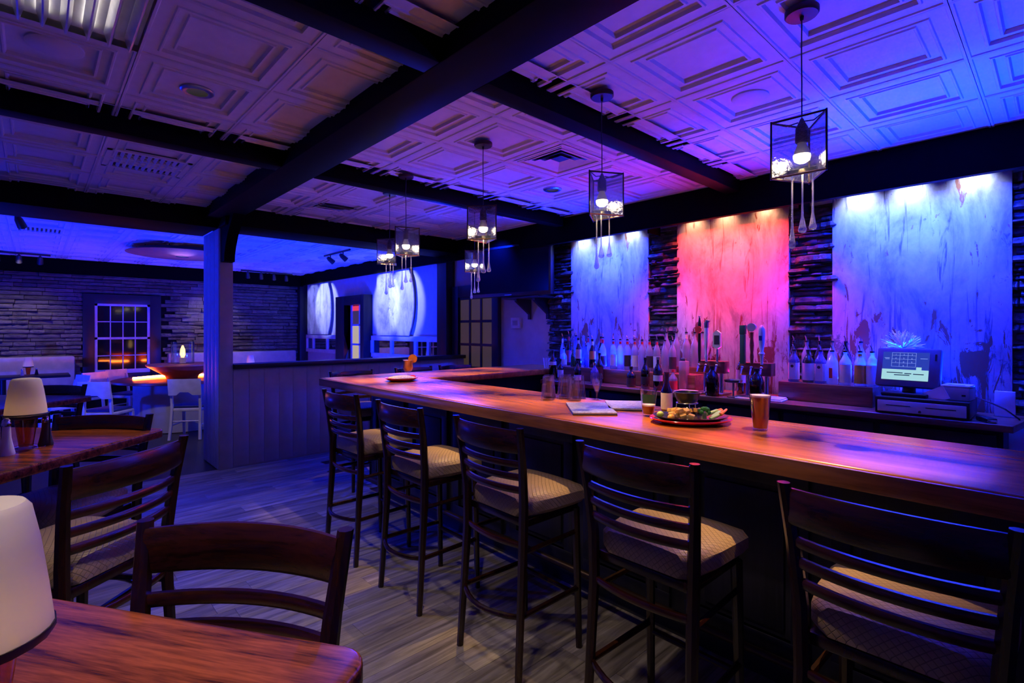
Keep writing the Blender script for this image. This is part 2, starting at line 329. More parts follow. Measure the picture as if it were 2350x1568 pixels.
# ---------------------------------------------------------------- mesh helpers
class MB:
    """collects vertices and faces; build() links them as one mesh object"""
    def __init__(s): s.v = []; s.f = []; s.sm = []
    def add(s, vs, fs, smooth=False):
        o = len(s.v); s.v += [tuple(p) for p in vs]; s.f += [tuple(i + o for i in f) for f in fs]; s.sm += [smooth] * len(fs); return s
    def box(s, x0, x1, y0, y1, z0, z1, b=0.0, mat=None):
        if b <= 0:
            vs = [(x, y, z) for z in (z0, z1) for y in (y0, y1) for x in (x0, x1)]
            fs = [(0, 2, 3, 1), (4, 5, 7, 6), (0, 1, 5, 4), (2, 6, 7, 3), (0, 4, 6, 2), (1, 3, 7, 5)]
            if mat is not None: vs = [mat @ Vector(p) for p in vs]
            return s.add(vs, fs)
        bm = bmesh.new(); bmesh.ops.create_cube(bm, size=1)
        for v in bm.verts:
            v.co = Vector(((x0 + x1) / 2 + v.co.x * (x1 - x0), (y0 + y1) / 2 + v.co.y * (y1 - y0), (z0 + z1) / 2 + v.co.z * (z1 - z0)))
        bmesh.ops.bevel(bm, geom=list(bm.edges), offset=b, segments=2, profile=0.5, affect='EDGES')
        bm.verts.index_update()
        vs = [v.co.copy() for v in bm.verts]
        if mat is not None: vs = [mat @ p for p in vs]
        fs = [tuple(v.index for v in f.verts) for f in bm.faces]; bm.free()
        return s.add(vs, fs, True)
    def lathe(s, prof, seg=16, cx=0, cy=0, z=0, sq=0.0, cap=True):
        n = len(prof); vs = []; fs = []
        for r, h in prof:
            for k in range(seg):
                a = 2 * PI * (k + 0.5) / seg; c, q = math.cos(a), math.sin(a)
                if sq:
                    m = max(abs(c), abs(q)); g = 1 + sq * (1 / m - 1)
                    c *= g * (1 - 0.12 * sq); q *= g * (1 - 0.12 * sq)
                vs.append((cx + r * c, cy + r * q, z + h))
        for i in range(n - 1):
            for k in range(seg):
                k2 = (k + 1) % seg
                fs.append((i * seg + k, i * seg + k2, (i + 1) * seg + k2, (i + 1) * seg + k))
        s.add(vs, fs, True)
        if cap:
            o = len(s.v) - n * seg
            if prof[0][0] > 1e-5: s.f.append(tuple(o + k for k in reversed(range(seg)))); s.sm.append(False)
            if prof[-1][0] > 1e-5: s.f.append(tuple(o + (n - 1) * seg + k for k in range(seg))); s.sm.append(False)
        return s
    def tube(s, pts, r, seg=8, closed=False):
        pts = [Vector(p) for p in pts]; n = len(pts); vs = []; fs = []
        rs = r if isinstance(r, (list, tuple)) else [r] * n
        up = None
        for i, p in enumerate(pts):
            if closed: d = pts[(i + 1) % n] - pts[i - 1]
            else: d = pts[min(i + 1, n - 1)] - pts[max(i - 1, 0)]
            d.normalize()
            if up is None: up = Vector((0, 0, 1)) if abs(d.z) < 0.9 else Vector((1, 0, 0))
            a = d.cross(up).normalized(); b = a.cross(d).normalized(); up = b
            for k in range(seg):
                t = 2 * PI * k / seg
                vs.append(p + (a * math.cos(t) + b * math.sin(t)) * rs[i])
        m = n if closed else n - 1
        for i in range(m):
            j = (i + 1) % n
            for k in range(seg):
                k2 = (k + 1) % seg
                fs.append((i * seg + k, i * seg + k2, j * seg + k2, j * seg + k))
        s.add(vs, fs, True)
        if not closed:
            o = len(s.v) - n * seg
            s.f.append(tuple(o + k for k in reversed(range(seg)))); s.sm.append(False)
            s.f.append(tuple(o + (n - 1) * seg + k for k in range(seg))); s.sm.append(False)
        return s
    def sweep(s, secs, smooth=True):
        """secs: list of equal-length closed sections (lists of 3-D points)"""
        n = len(secs); m = len(secs[0]); vs = [p for q in secs for p in q]; fs = []
        for i in range(n - 1):
            for k in range(m):
                k2 = (k + 1) % m
                fs.append((i * m + k, i * m + k2, (i + 1) * m + k2, (i + 1) * m + k))
        fs.append(tuple(reversed(range(m)))); fs.append(tuple((n - 1) * m + k for k in range(m)))
        return s.add(vs, fs, smooth)
    def prism(s, poly, z0, z1, axis='z'):
        """poly extruded; axis z: (x,y); axis x: (y,z); axis y: (x,z)"""
        def P(a, b, h): return {'z': (a, b, h), 'x': (h, a, b), 'y': (a, h, b)}[axis]
        n = len(poly); vs = [P(a, b, z0) for a, b in poly] + [P(a, b, z1) for a, b in poly]
        fs = [tuple(reversed(range(n))), tuple(range(n, 2 * n))] + [(k, (k + 1) % n, n + (k + 1) % n, n + k) for k in range(n)]
        return s.add(vs, fs)
    def ball(s, c, r, seg=10, rings=6, sx=1, sy=1, sz=1):
        vs = []; fs = []
        for i in range(rings + 1):
            t = PI * i / rings
            for k in range(seg):
                a = 2 * PI * k / seg
                vs.append((c[0] + r * sx * math.sin(t) * math.cos(a), c[1] + r * sy * math.sin(t) * math.sin(a), c[2] + r * sz * math.cos(t)))
        for i in range(rings):
            for k in range(seg):
                k2 = (k + 1) % seg
                fs.append((i * seg + k, (i + 1) * seg + k, (i + 1) * seg + k2, i * seg + k2))
        return s.add(vs, fs, True)
    def mesh(s, name, mat):
        me = bpy.data.meshes.new(name); me.from_pydata(s.v, [], s.f)
        bm = bmesh.new(); bm.from_mesh(me); bmesh.ops.remove_doubles(bm, verts=bm.verts, dist=1e-5)
        bmesh.ops.recalc_face_normals(bm, faces=bm.faces); bm.to_mesh(me); bm.free()
        if len(me.polygons) == len(s.sm): me.polygons.foreach_set('use_smooth', s.sm)
        else: me.polygons.foreach_set('use_smooth', [any(s.sm)] * len(me.polygons))
        if any(s.sm):
            try: me.set_sharp_from_angle(angle=math.radians(42))
            except Exception: pass
        me.materials.append(M[mat]); return me
    def build(s, name, mat, parent=None, loc=None, rz=0.0):
        return link(name, s.mesh(name, mat), parent, loc, rz)
def link(name, me, parent=None, loc=None, rz=0.0, scale=None):
    o = bpy.data.objects.new(name, me); COL.objects.link(o)
    if loc: o.location = loc
    if rz: o.rotation_euler = (0, 0, rz)
    if scale: o.scale = scale
    if parent: o.parent = parent
    return o
def tag(o, label, cat=None, group=None, kind=None):
    o['label'] = label
    if cat: o['category'] = cat
    if group: o['group'] = group
    if kind: o['kind'] = kind
    return o
def thing(name, label, cat, loc=(0, 0, 0), rz=0.0, group=None):
    o = bpy.data.objects.new(name, None); COL.objects.link(o); o.empty_display_size = 0.05
    o.location = loc; o.rotation_euler = (0, 0, rz)
    return tag(o, label, cat, group)
def struct(o, label): o['kind'] = 'structure'; o['label'] = label; return o
def dup(root, loc, rz, label, group=None):
    r = root.copy(); COL.objects.link(r); r.location = loc; r.rotation_euler = (0, 0, rz); r['label'] = label
    if group: r['group'] = group
    for ch in list(root.children):
        c = ch.copy(); COL.objects.link(c); c.parent = r
        for g in list(ch.children):
            d = g.copy(); COL.objects.link(d); d.parent = c
    return r
def arc(c, r, a0, a1, n, z=0):
    return [(c[0] + r * math.cos(a0 + (a1 - a0) * i / n), c[1] + r * math.sin(a0 + (a1 - a0) * i / n), z) for i in range(n + 1)]

# ================================================================ SETTING
CZ = 2.91
XW = 5.0            # the bar wall and its continuation
floor = struct(MB().box(-2.6, XW + .1, -1.5, 13.2, -0.06, -0.008).build('floor', 'far_floor'), 'dark floor under grey wood planks')
pm = MB().box(0, 1.1985, 0, 0.1485, -0.008, 0.0, 0.0006).mesh('plank', 'plank')
for j in range(43):
    y = 0.05 + j * 0.15; off = random.uniform(0, 1.2)
    x = -1.6 - off
    while x < 2.36:
        if x + 1.2 > -1.3 and not (x < -0.9 and y < 3):
            link('plank', pm, floor, (x, y, 0))
        x += 1.2
ceiling = struct(MB().box(-2.6, XW + .1, -1.5, 13.2, CZ + 0.04, CZ + 0.12).build('ceiling', 'tbar'), 'white ceiling of moulded square tiles')
# one moulded tile, seen from below: rim, two raised mouldings and a recessed centre
def tile_mesh():
    rings = [(0.500, 0.0), (0.482, 0.0), (0.476, 0.006), (0.388, 0.006), (0.380, 0.000), (0.366, 0.000), (0.356, 0.016), (0.300, 0.016), (0.292, 0.009), (0.280, 0.009), (0.268, 0.026), (0.0, 0.026)]
    b = MB(); vs = []; fs = []
    for r, h in rings[:-1]:
        vs += [(-r, -r, h), (r, -r, h), (r, r, h), (-r, r, h)]
    n = len(rings) - 1
    for i in range(n - 1):
        for k in range(4):
            k2 = (k + 1) % 4; fs.append((i * 4 + k, i * 4 + k2, (i + 1) * 4 + k2, (i + 1) * 4 + k))
    q = (n - 1) * 4; fs.append((q, q + 1, q + 2, q + 3)); b.add(vs, fs)
    return b.mesh('ceiling_tile', 'ceiling_white')
tm = tile_mesh()
def tiles(x0, x1, y0, y1, gx, gy, sx, sy):
    i0 = math.floor((x0 - gx) / sx); i1 = math.ceil((x1 - gx) / sx); j0 = math.floor((y0 - gy) / sy); j1 = math.ceil((y1 - gy) / sy)
    for i in range(i0, i1):
        for j in range(j0, j1):
            x, y = gx + (i + .5) * sx, gy + (j + .5) * sy
            if abs(x - .06) < .05 and abs(y - 2.713) < .05: continue      # the louvred light sits in this field
            link('ceiling_tile', tm, ceiling, (x, y, CZ), 0, (sx * 0.995, sy * 0.995, 1))
# bays between the beams (tiles run on behind the beams, which hang below them)
tiles(1.50, 4.65, -0.25, 2.02, 2.096, 0.317, 0.632, 0.610)
tiles(1.50, 4.65, 2.09, 4.06, 2.106, 2.410, 0.622, 0.610)
tiles(1.50, 4.65, 4.12, 6.2, 2.106, 4.43, 0.622, 0.610)
tiles(-1.2, 1.50, 2.09, 4.06, 0.360, 2.410, 0.600, 0.606)
tiles(-1.2, 1.50, 4.12, 6.5, 0.360, 4.43, 0.600, 0.606)
tiles(-0.3, 1.50, 0.6, 2.02, 0.360, 0.317, 0.600, 0.610)
tiles(-1.2, 4.80, 6.8, 12.9, 0.360, 7.2, 0.610, 0.610)
# beams
BZ = 2.81
def beam(x0, x1, y0, y1, z0, z1, label, name='ceiling_beam', mat='beam_black'):
    return struct(MB().box(x0, x1, y0, y1, z0, z1, 0.006).build(name, mat), label)
beam(1.365, 1.655, -1.5, 6.5, BZ, CZ + .03, 'long black ceiling beam running to the white post')
for y0, w_, nm in ((1.955, 0.13, 'nearest'), (4.02, 0.13, 'middle')):
    beam(-2.5, 1.365, y0, y0 + w_, BZ, CZ + .03, 'black cross beam over the dining tables, ' + nm)
    beam(1.655, 4.6, y0, y0 + w_, BZ, CZ + .03, 'black cross beam over the bar, ' + nm)
beam(-2.5, 1.50, 6.45, 7.16, 2.72, CZ + .03, 'wide black beam left of the white post')
beam(1.50, 4.95, 6.15, 6.70, 2.72, CZ + .03, 'wide black beam above the half wall')
# valances
struct(MB().box(4.60, 4.66, -1.5, 6.75, 2.62, CZ + .03).build('trim_1', 'valance'), 'black valance above the lit wall panels behind the bar')
struct(MB().box(4.80, 4.86, 6.75, 12.9, 2.67, CZ + .03).build('trim_2', 'valance'), 'dark valance along the far blue wall')
struct(MB().box(-2.6, 4.86, 12.80, 12.86, 2.65, CZ + .03).build('trim_3', 'valance'), 'dark valance above the far stone wall')
# unseen baffles added behind the valance to stop light spilling between panels
for yb in (1.49, 2.93):
    struct(MB().box(4.66, 4.88, yb - .01, yb + .01, 2.58, CZ + .03).build('added_light_baffle', 'valance'), 'unseen black baffle added to part the light of two wall panels')
# walls
wall_right = struct(MB().box(XW, XW + .1, -1.5, 13.2, -0.05, 3.0).build('wall_right', 'wall_grey'), 'wall behind the bar, stone strips between lit panels')
wall_far = struct(MB().box(-2.6, XW, 13.1, 13.2, -0.05, 3.0).build('wall_far', 'grout'), 'far wall faced with stacked ledger stone')
struct(MB().box(-2.7, -2.6, -1.5, 13.2, -0.05, 3.0).build('wall_left', 'wall_grey'), 'plain wall on the dining side')
struct(MB().box(-2.6, XW, -1.6, -1.5, -0.05, 3.0).build('wall_near', 'wall_grey'), 'plain wall behind the viewer')
# stones
def stone_mesh(seed, mat):
    rnd = random.Random(seed); n = 4; b = MB(); secs = []
    top = [0.5 + rnd.uniform(-.08, .0) for _ in range(n)]; bot = [-0.5 + rnd.uniform(0, .08) for _ in range(n)]; dep = [0.55 + rnd.uniform(0, .45) for _ in range(n)]
    for i in range(n):
        x = -0.5 + i / (n - 1); d2 = dep[i] * rnd.uniform(.55, 1)
        secs.append([(x, 0, bot[i]), (x, -dep[i] * .8, bot[i]), (x, -dep[i], bot[i] * .4), (x, -d2, top[i] * .7), (x, -d2 * .75, top[i]), (x, 0, top[i])])
    return b.sweep(secs, False).mesh('stone', mat)
sl_meshes = [stone_mesh(i, 'slate_stone') for i in range(6)]
ld_meshes = [stone_mesh(20 + i, 'ledger_stone') for i in range(6)]
rs = random.Random(3)
strips_y = [(2.765, 3.085), (1.335, 1.655), (4.215, 4.60), (-0.35, 0.225)]
for y0, y1 in strips_y:
    z = 1.0
    while z < 2.66:
        h = rs.choice((0.028, 0.036, 0.045, 0.06, 0.075)) * rs.uniform(.9, 1.1); y = y0 - rs.uniform(0, .06)
        while y < y1:
            L = min(rs.uniform(0.08, 0.24), y1 + .01 - y)
            if L > 0.03:
                link('stone', rs.choice(sl_meshes), wall_right, (XW, y + L / 2, z + h / 2), -PI / 2, (L * .98, rs.uniform(0.035, 0.12), h * .94))
            y += L
        z += h
rows = []
z = 0.55
while z < 2.66:
    h = rs.uniform(0.05, 0.095); x = -0.75 - rs.uniform(0, .2)
    while x < 4.75:
        L = rs.uniform(0.16, 0.5)
        if not (x + L > 0.70 and x < 1.93 and z < 2.26):
            rows.append((L * h, x, z, L, h))
        elif x < 0.62:
            rows.append(((0.68 - x) * h, x, z, 0.68 - x, h))
        x += L
    z += h
def seen(r):      # the stretch that the post hides does not count among the largest
    return (r[1] < 2.3 or r[1] > 2.75) and r[2] > 1.0
rows.sort(key=lambda r: -r[0] * (1 if seen(r) else 0.01))
for k, (a, x, z, L, h) in enumerate(rows[:300]):
    link('stone', rs.choice(ld_meshes), wall_far, (x + L / 2, 13.1, z + h / 2), 0, (L * .985, rs.uniform(0.05, 0.13), h * .95))
b = MB()
for a, x, z, L, h in rows[300:]:
    d = rs.uniform(0.03, 0.09); b.box(x + .004, x + L - .004, 13.1 - d, 13.1, z + .002, z + h - .002)
rest = b.build('ledger_stones', 'ledger_stone', wall_far); rest['kind'] = 'stuff'
# post and half wall with upright boards
post = struct(MB().box(1.515, 1.655, 6.455, 7.155, 0, 2.72).build('trim_4', 'board_grey'), 'pale boarded post between bar and far room')
for k in range(4):
    MB().box(1.509, 1.516, 6.458 + k * .175, 6.458 + k * .175 + .170, 0, 2.72, .003).build('board', 'board_grey', post)
MB().box(1.518, 1.652, 6.446, 6.456, 0, 2.72, .003).build('board', 'board_grey', post)
br = []
for i in range(11):
    a = PI / 2 * i / 10; br.append((6.45 - 0.30 * (1 - math.cos(a)), 2.34 + 0.40 * math.sin(a)))
poly = [(6.455, 2.33), (6.455, 2.75), (6.00, 2.81), (6.00, 2.74)] + list(reversed([(p[0] - 0.13, p[1]) for p in br[:9]]))
MB().prism([(6.45, 2.34), (6.45, 2.81), (5.95, 2.81), (6.06, 2.72), (6.18, 2.62), (6.27, 2.50), (6.31, 2.42), (6.32, 2.34)], 1.53, 1.64, 'x').build('knee_brace', 'beam_black', post)
half = struct(MB().box(1.655, 4.98, 6.46, 6.58, 0, 1.13).build('wall_half', 'board_grey'), 'pale boarded half wall with a black cap')
bd = MB().box(0, 0.166, -0.008, 0, 0, 1.11, .003).mesh('board', 'board_grey')
for k in range(20):
    link('board', bd, half, (1.658 + k * .167, 6.46, 0.02))
MB().box(1.655, 4.98, 6.40, 6.64, 1.13, 1.185, .008).build('cap_rail', 'black_paint', half)
# dark corner posts on the wall line
struct(MB().box(4.83, 5.0, 6.74, 7.0, 0, CZ, .006).build('trim_5', 'black_paint'), 'dark post where half wall meets the blue wall')
struct(MB().box(4.80, 5.0, 12.86, 13.1, 0, CZ, .006).build('trim_6', 'black_paint'), 'dark post in the far corner')
# door with glass panes beside the television
d1 = struct(MB().box(4.93, 5.0, 5.60, 5.74, 0, 2.27, .004).box(4.93, 5.0, 6.56, 6.72, 0, 2.27, .004).box(4.93, 5.0, 5.74, 6.56, 2.09, 2.27, .004).build('door_1', 'black_paint'), 'dark door with fifteen dim panes')
leaf = MB()
pw = 0.82 / 3
for k in range(4): leaf.box(4.955, 4.985, 5.74 + k * pw - .022, 5.74 + k * pw + .022, 0, 2.09)
for z0, z1 in ((0, .28), (0.60, .64), (0.97, 1.01), (1.33, 1.37), (1.69, 1.73), (2.05, 2.09)): leaf.box(4.956, 4.986, 5.74, 6.56, z0, z1)
leaf.build('door_leaf', 'black_paint', d1)
for k in range(3):
    for z0, z1 in ((.28, .60), (0.64, .97), (1.01, 1.33), (1.37, 1.69), (1.73, 2.05)):
        MB().box(4.965, 4.975, 5.74 + k * pw + .02, 5.74 + (k + 1) * pw - .02, z0, z1).build('pane', 'lit_pane', d1)
# door in the far blue wall
d2 = struct(MB().box(4.80, 5.0, 9.51, 9.66, 0, 2.29, .004).box(4.80, 5.0, 10.40, 10.81, 0, 2.29, .004).box(4.80, 5.0, 9.66, 10.40, 2.10, 2.29, .004).build('door_2', 'black_paint'), 'dark framed doorway between the white wall panels')
MB().box(4.95, 4.99, 9.66, 9.74, 0, 2.1).box(4.95, 4.99, 10.33, 10.40, 0, 2.1).box(4.955, 4.985, 9.99, 10.02, 0, 2.1).box(4.955, 4.985, 9.7, 10.36, 1.66, 1.70).box(4.955, 4.985, 9.7, 10.36, 1.25, 1.29).box(4.955, 4.985, 9.7, 10.36, .8, .84).build('door_leaf', 'wall_grey', d2)
for y0, y1 in ((9.745, 9.985), (10.025, 10.325)):
    for z0, z1, mt in ((.3, .80, 'lit_pane_bright'), (.84, 1.25, 'lit_pane_bright'), (1.29, 1.66, 'lit_pane_bright'), (1.70, 1.98, 'lit_pane'), (1.98, 2.08, 'lit_pane_red')):
        MB().box(4.965, 4.975, y0, y1, z0, z1).build('pane', mt, d2)
# sash window in the stone wall
wn = struct(MB().box(0.68, 0.86, 12.98, 13.1, 0.45, 2.29, .004).box(1.76, 1.95, 12.98, 13.1, 0.45, 2.29, .004).box(0.86, 1.76, 12.98, 13.1, 2.10, 2.29, .004).box(0.86, 1.76, 12.98, 13.1, 0.45, .70, .004).build('window_1', 'black_paint'), 'sash window with white bars in a dark surround')
sash = MB().box(0.86, 0.905, 13.0, 13.05, .70, 2.10).box(1.715, 1.76, 13.0, 13.05, .70, 2.10).box(.86, 1.76, 13.0, 13.05, 2.055, 2.10).box(.86, 1.76, 12.99, 13.06, .70, .78).box(.86, 1.76, 13.0, 13.05, 1.385, 1.43)
for k in range(1, 4): sash.box(.905 + k * .2025 - .009, .905 + k * .2025 + .009, 13.01, 13.04, .7, 2.1)
for z in (1.06, 1.74): sash.box(.86, 1.76, 13.01, 13.04, z - .009, z + .009)
sash.build('sash', 'white_paint', wn)
zs = [.78, 1.06, 1.385, 1.43, 1.74, 2.055]
for k in range(4):
    for z0, z1 in ((.78, 1.05), (1.07, 1.385), (1.43, 1.73), (1.75, 2.055)):
        MB().box(.905 + k * .2025 + .009, .905 + (k + 1) * .2025 - .009, 13.025, 13.03, z0, z1).build('pane', 'night_glass', wn)

# ================================================================ WALL PANELS
def wall_panel(y0, y1, z0, z1, mat, label, group):
    w_ = y1 - y0
    o = tag(MB().box(-0.018, 0.018, -w_ / 2, w_ / 2, 0, z1 - z0, 0.004).build('wall_panel', mat, None, (4.945, (y0 + y1) / 2, z0)), label, 'wall panel', group)
    return o
G = 'weathered panels behind the bar'
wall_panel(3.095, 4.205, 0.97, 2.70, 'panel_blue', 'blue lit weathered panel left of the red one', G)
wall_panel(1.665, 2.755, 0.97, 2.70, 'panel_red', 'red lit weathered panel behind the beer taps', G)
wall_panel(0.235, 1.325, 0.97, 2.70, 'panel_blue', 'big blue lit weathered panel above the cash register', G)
# far room: sheets standing off the wall, the near edge cut to a bulging curve
def bowed(y0, y1, label):
    n = 16; secs = []
    for i in range(n + 1):
        t = i / n; z = 1.47 + 1.22 * t; ye = y0 + 0.26 * (1 - math.sin(PI * min(.97, max(.03, t))) ** 0.45)
        x = 4.93
        secs.append([(x, ye, z), (x, y1, z), (x + .018, y1, z), (x + .018, ye, z)])
    return tag(MB().sweep(secs, False).build('wall_panel', 'panel_far'), label, 'wall panel', 'white panels in the far room')
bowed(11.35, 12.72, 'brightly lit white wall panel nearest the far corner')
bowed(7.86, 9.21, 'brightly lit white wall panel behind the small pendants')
# mirror bands under the panels
def mirror_band(name_label, ys):
    t_ = thing('wall_mirror', name_label, 'mirror', (4.98, (ys[0] + ys[-1]) / 2, 1.04), 0, 'mirror bands on the blue wall')
    yc = (ys[0] + ys[-1]) / 2; b = MB()
    b.box(-.03, .02, ys[0] - yc, ys[-1] - yc, 0, .08).box(-.03, .02, ys[0] - yc, ys[-1] - yc, .33, .42)
    for y in ys: b.box(-.028, .018, y - yc - .035, y - yc + .035, .08, .33)
    b.build('frame', 'white_paint', t_)
    for a, c in zip(ys[:-1], ys[1:]): MB().box(-.004, .002, a - yc + .03, c - yc - .03, .075, .335).build('mirror_pane', 'mirror', t_)
mirror_band('white framed band of mirrors under the corner panel', [10.85, 11.64, 12.45, 12.86])
mirror_band('white framed band of mirrors right of the far doorway', [7.03, 7.45, 7.86, 8.70, 9.48])

# ================================================================ BAR
def bevel_poly(poly, z0, z1, name, mat, parent=None, bev=0.02):
    bm = bmesh.new(); vs = [bm.verts.new((x, y, z0)) for x, y in poly]; f = bm.faces.new(vs)
    r = bmesh.ops.extrude_face_region(bm, geom=[f]); bmesh.ops.translate(bm, vec=(0, 0, z1 - z0), verts=[v for v in r['geom'] if isinstance(v, bmesh.types.BMVert)])
    bmesh.ops.recalc_face_normals(bm, faces=bm.faces)
    bmesh.ops.bevel(bm, geom=list(bm.edges), offset=bev, segments=3, profile=.5, affect='EDGES')
    me = bpy.data.meshes.new(name); bm.to_mesh(me); bm.free()
    me.polygons.foreach_set('use_smooth', [True] * len(me.polygons)); me.set_sharp_from_angle(angle=math.radians(50))
    me.materials.append(M[mat]); return link(name, me, parent)
bt = thing('bar_counter', 'long orange oak bar top bending round the far corner', 'counter top', (0, 0, 0))
bevel_poly([(2.0, -1.35), (2.75, -1.35), (2.75, 4.15), (4.87, 4.15), (4.87, 4.84), (2.0, 4.84)], 1.05, 1.12, 'slab', 'bar_oak', bt, .012)
MB().box(1.985, 2.001, -1.35, 4.84, 1.047, 1.115, .005).build('edge_band', 'bar_edge', bt)
bb = thing('panelled_bar', 'dark panelled bar front under the oak top', 'bar', (0, 0, 0))
MB().box(2.38, 2.60, -1.35, 4.55, 0.10, 1.05).build('front_body', 'bar_base_wood', bb)
MB().box(2.60, 4.87, 4.33, 4.55, 0.10, 1.05).build('return_body', 'bar_base_wood', bb)
MB().box(2.43, 2.58, -1.3, 4.5, 0.0, 0.10).build('toe_kick', 'black_paint', bb)
for k in range(9):
    y = -1.2 + k * 0.64
    fr = MB().box(2.355, 2.382, y, y + .56, .16, .24, .003).box(2.355, 2.382, y, y + .56, .90, .98, .003).box(2.355, 2.382, y, y + .07, .24, .90, .003).box(2.355, 2.382, y + .49, y + .56, .24, .90, .003).build('panel_frame', 'bar_base_wood', bb)
    MB().box(2.366, 2.384, y + .10, y + .46, .27, .87, .006).build('raised_panel', 'bar_base_wood', fr)
rail = MB().tube([(2.27, -1.3, .2), (2.27, 4.5, .2)], .02, 10)
fr_ = rail.build('foot_rail', 'bronze', bb)
for k in range(5):
    MB().tube([(2.27, -.9 + k * 1.3, .2), (2.38, -.9 + k * 1.3, .2)], .012, 8).build('rail_bracket', 'bronze', fr_)
# back counter with its riser
bc = thing('back_counter', 'dark wood back counter with bottles and register', 'counter', (0, 0, 0))
bevel_poly([(4.30, .20), (4.87, .13), (4.87, 4.14), (4.30, 4.14)], .955, 1.0, 'worktop', 'counter_wood', bc, .006)
MB().box(4.40, 4.87, .25, 4.12, 0, .955).build('cabinet_body', 'bar_base_wood', bc)
for k in range(6):
    dr = MB().box(4.38, 4.402, .28 + k * .64, .88 + k * .64, .08, .92, .004).build('cabinet_door', 'bar_base_wood', bc)
    MB().tube([(4.365, .82 + k * .64, .55), (4.365, .82 + k * .64, .70)], .006, 6).build('handle', 'steel', dr)
MB().box(4.55, 4.87, .96, 1.62, 1.0, 1.15, .004).build('riser', 'counter_wood', bc)
MB().box(4.55, 4.87, 2.36, 4.10, 1.0, 1.15, .004).build('riser', 'counter_wood', bc)
MB().box(4.745, 4.865, 2.37, 2.87, 1.15, 1.21, .004).build('riser_step', 'counter_wood', bc)

# ================================================================ STOOLS
def make_stool():
    t_ = thing('bar_stool', 'x', 'bar stool', (0, 0, 0), 0, 'dark wood bar stools')
    W = .215
    # seat cushion: flared towards the front, crowned top
    def sec(x, hw, z0, z1, crown):
        e = .022
        return [(x, -hw + e, z0), (x, -hw, z0 + e), (x, -hw, z1 - e), (x, -hw + e, z1), (x, -hw * .5, z1 + crown), (x, 0, z1 + crown * 1.3), (x, hw * .5, z1 + crown), (x, hw - e, z1), (x, hw, z1 - e), (x, hw, z0 + e), (x, hw - e, z0)]
    MB().sweep([sec(-.185, .10, .745, .795, .0), sec(-.175, .165, .728, .81, .004), sec(-.14, .195, .722, .815, .008), sec(0, .218, .722, .815, .014), sec(.16, .225, .722, .813, .012), sec(.215, .222, .724, .808, .006), sec(.235, .20, .735, .79, .0)]).build('seat', 'seat_fabric', t_)
    b = MB().box(-.17, .20, -.195, .195, .685, .722, .006); b.build('seat_frame', 'mahogany', t_)
    for s in (-1, 1):
        # back post: leg and back upright in one bent piece
        P = [(-.225, W * 1.0, 0), (-.205, W * .97, .30), (-.185, W * .95, .62), (-.185, W * .97, .80), (-.205, W * 1.03, .98), (-.235, W * 1.10, 1.15)]
        secs = []
        for (x, y, z), (hx, hy) in zip(P, [(.016, .016), (.018, .018), (.022, .020), (.022, .020), (.019, .018), (.016, .016)]):
            y *= s; c = .4
            secs.append([(x - hx, y - hy * c, z), (x - hx * c, y - hy, z), (x + hx * c, y - hy, z), (x + hx, y - hy * c, z), (x + hx, y + hy * c, z), (x + hx * c, y + hy, z), (x - hx * c, y + hy, z), (x - hx, y + hy * c, z)])
        MB().sweep(secs).build('back_post', 'mahogany', t_)
        secs = []
        for z, hx, x, y in ((0, .015, .205, .195), (.4, .018, .195, .192), (.70, .021, .185, .188)):
            y *= s; c = .4; hy = hx
            secs.append([(x - hx, y - hy * c, z), (x - hx * c, y - hy, z), (x + hx * c, y - hy, z), (x + hx, y - hy * c, z), (x + hx, y + hy * c, z), (x + hx * c, y + hy, z), (x - hx * c, y + hy, z), (x - hx, y + hy * c, z)])
        MB().sweep(secs).build('leg', 'mahogany', t_)
    # curved back rails, bowed away from the sitter
    def bowrail(z0, z1, x0, hw, bow, th, nm, lift=0.0):
        secs = []
        for i in range(13):
            u = -1 + 2 * i / 12; y = u * hw; x = x0 - bow * (1 - u * u)
            dz = lift * (1 - u * u); e = min(th, (z1 - z0) * .5) * .45
            secs.append([(x - th / 2, y, z0 + e), (x - th / 2 + e * .6, y, z0), (x + th / 2 - e * .6, y, z0), (x + th / 2, y, z0 + e), (x + th / 2, y, z1 + dz - e), (x + th / 2 - e * .6, y, z1 + dz), (x - th / 2 + e * .6, y, z1 + dz), (x - th / 2, y, z1 + dz - e)])
        MB().sweep(secs).build(nm, 'mahogany_rail', t_)
    bowrail(1.035, 1.135, -.225, .224, .045, .022, 'top_rail', .006)
    bowrail(.968, .998, -.208, .216, .042, .020, 'slat')
    bowrail(.908, .938, -.200, .211, .040, .020, 'slat')
    bowrail(.848, .878, -.192, .207, .038, .020, 'slat')
    # foot ring: bowed at the back, straight at the sides
    pts = arc((0, 0), 1, 0, 1, 1)
    pts = [(.198, -.195, .30), (-.20, -.205, .30)] + [(-.205 - .07 * math.sin(PI * i / 8), -.205 + .41 * i / 8, .30) for i in range(1, 8)] + [(-.20, .205, .30), (.198, .195, .30)]
    MB().tube(pts, .013, 8).build('foot_ring', 'mahogany', t_)
    MB().tube([(.20, -.194, .26), (.20, .194, .26)], .013, 8).build('front_stretcher', 'mahogany', t_)
    MB().tube([(.19, -.19, .58), (-.185, -.20, .58)], .011, 6).build('side_stretcher', 'mahogany', t_)
    MB().tube([(.19, .19, .58), (-.185, .20, .58)], .011, 6).build('side_stretcher', 'mahogany', t_)
    bowrail(.60, .625, -.185, .20, .03, .018, 'rear_stretcher')
    return t_
stool0 = make_stool(); stool_used = [False]
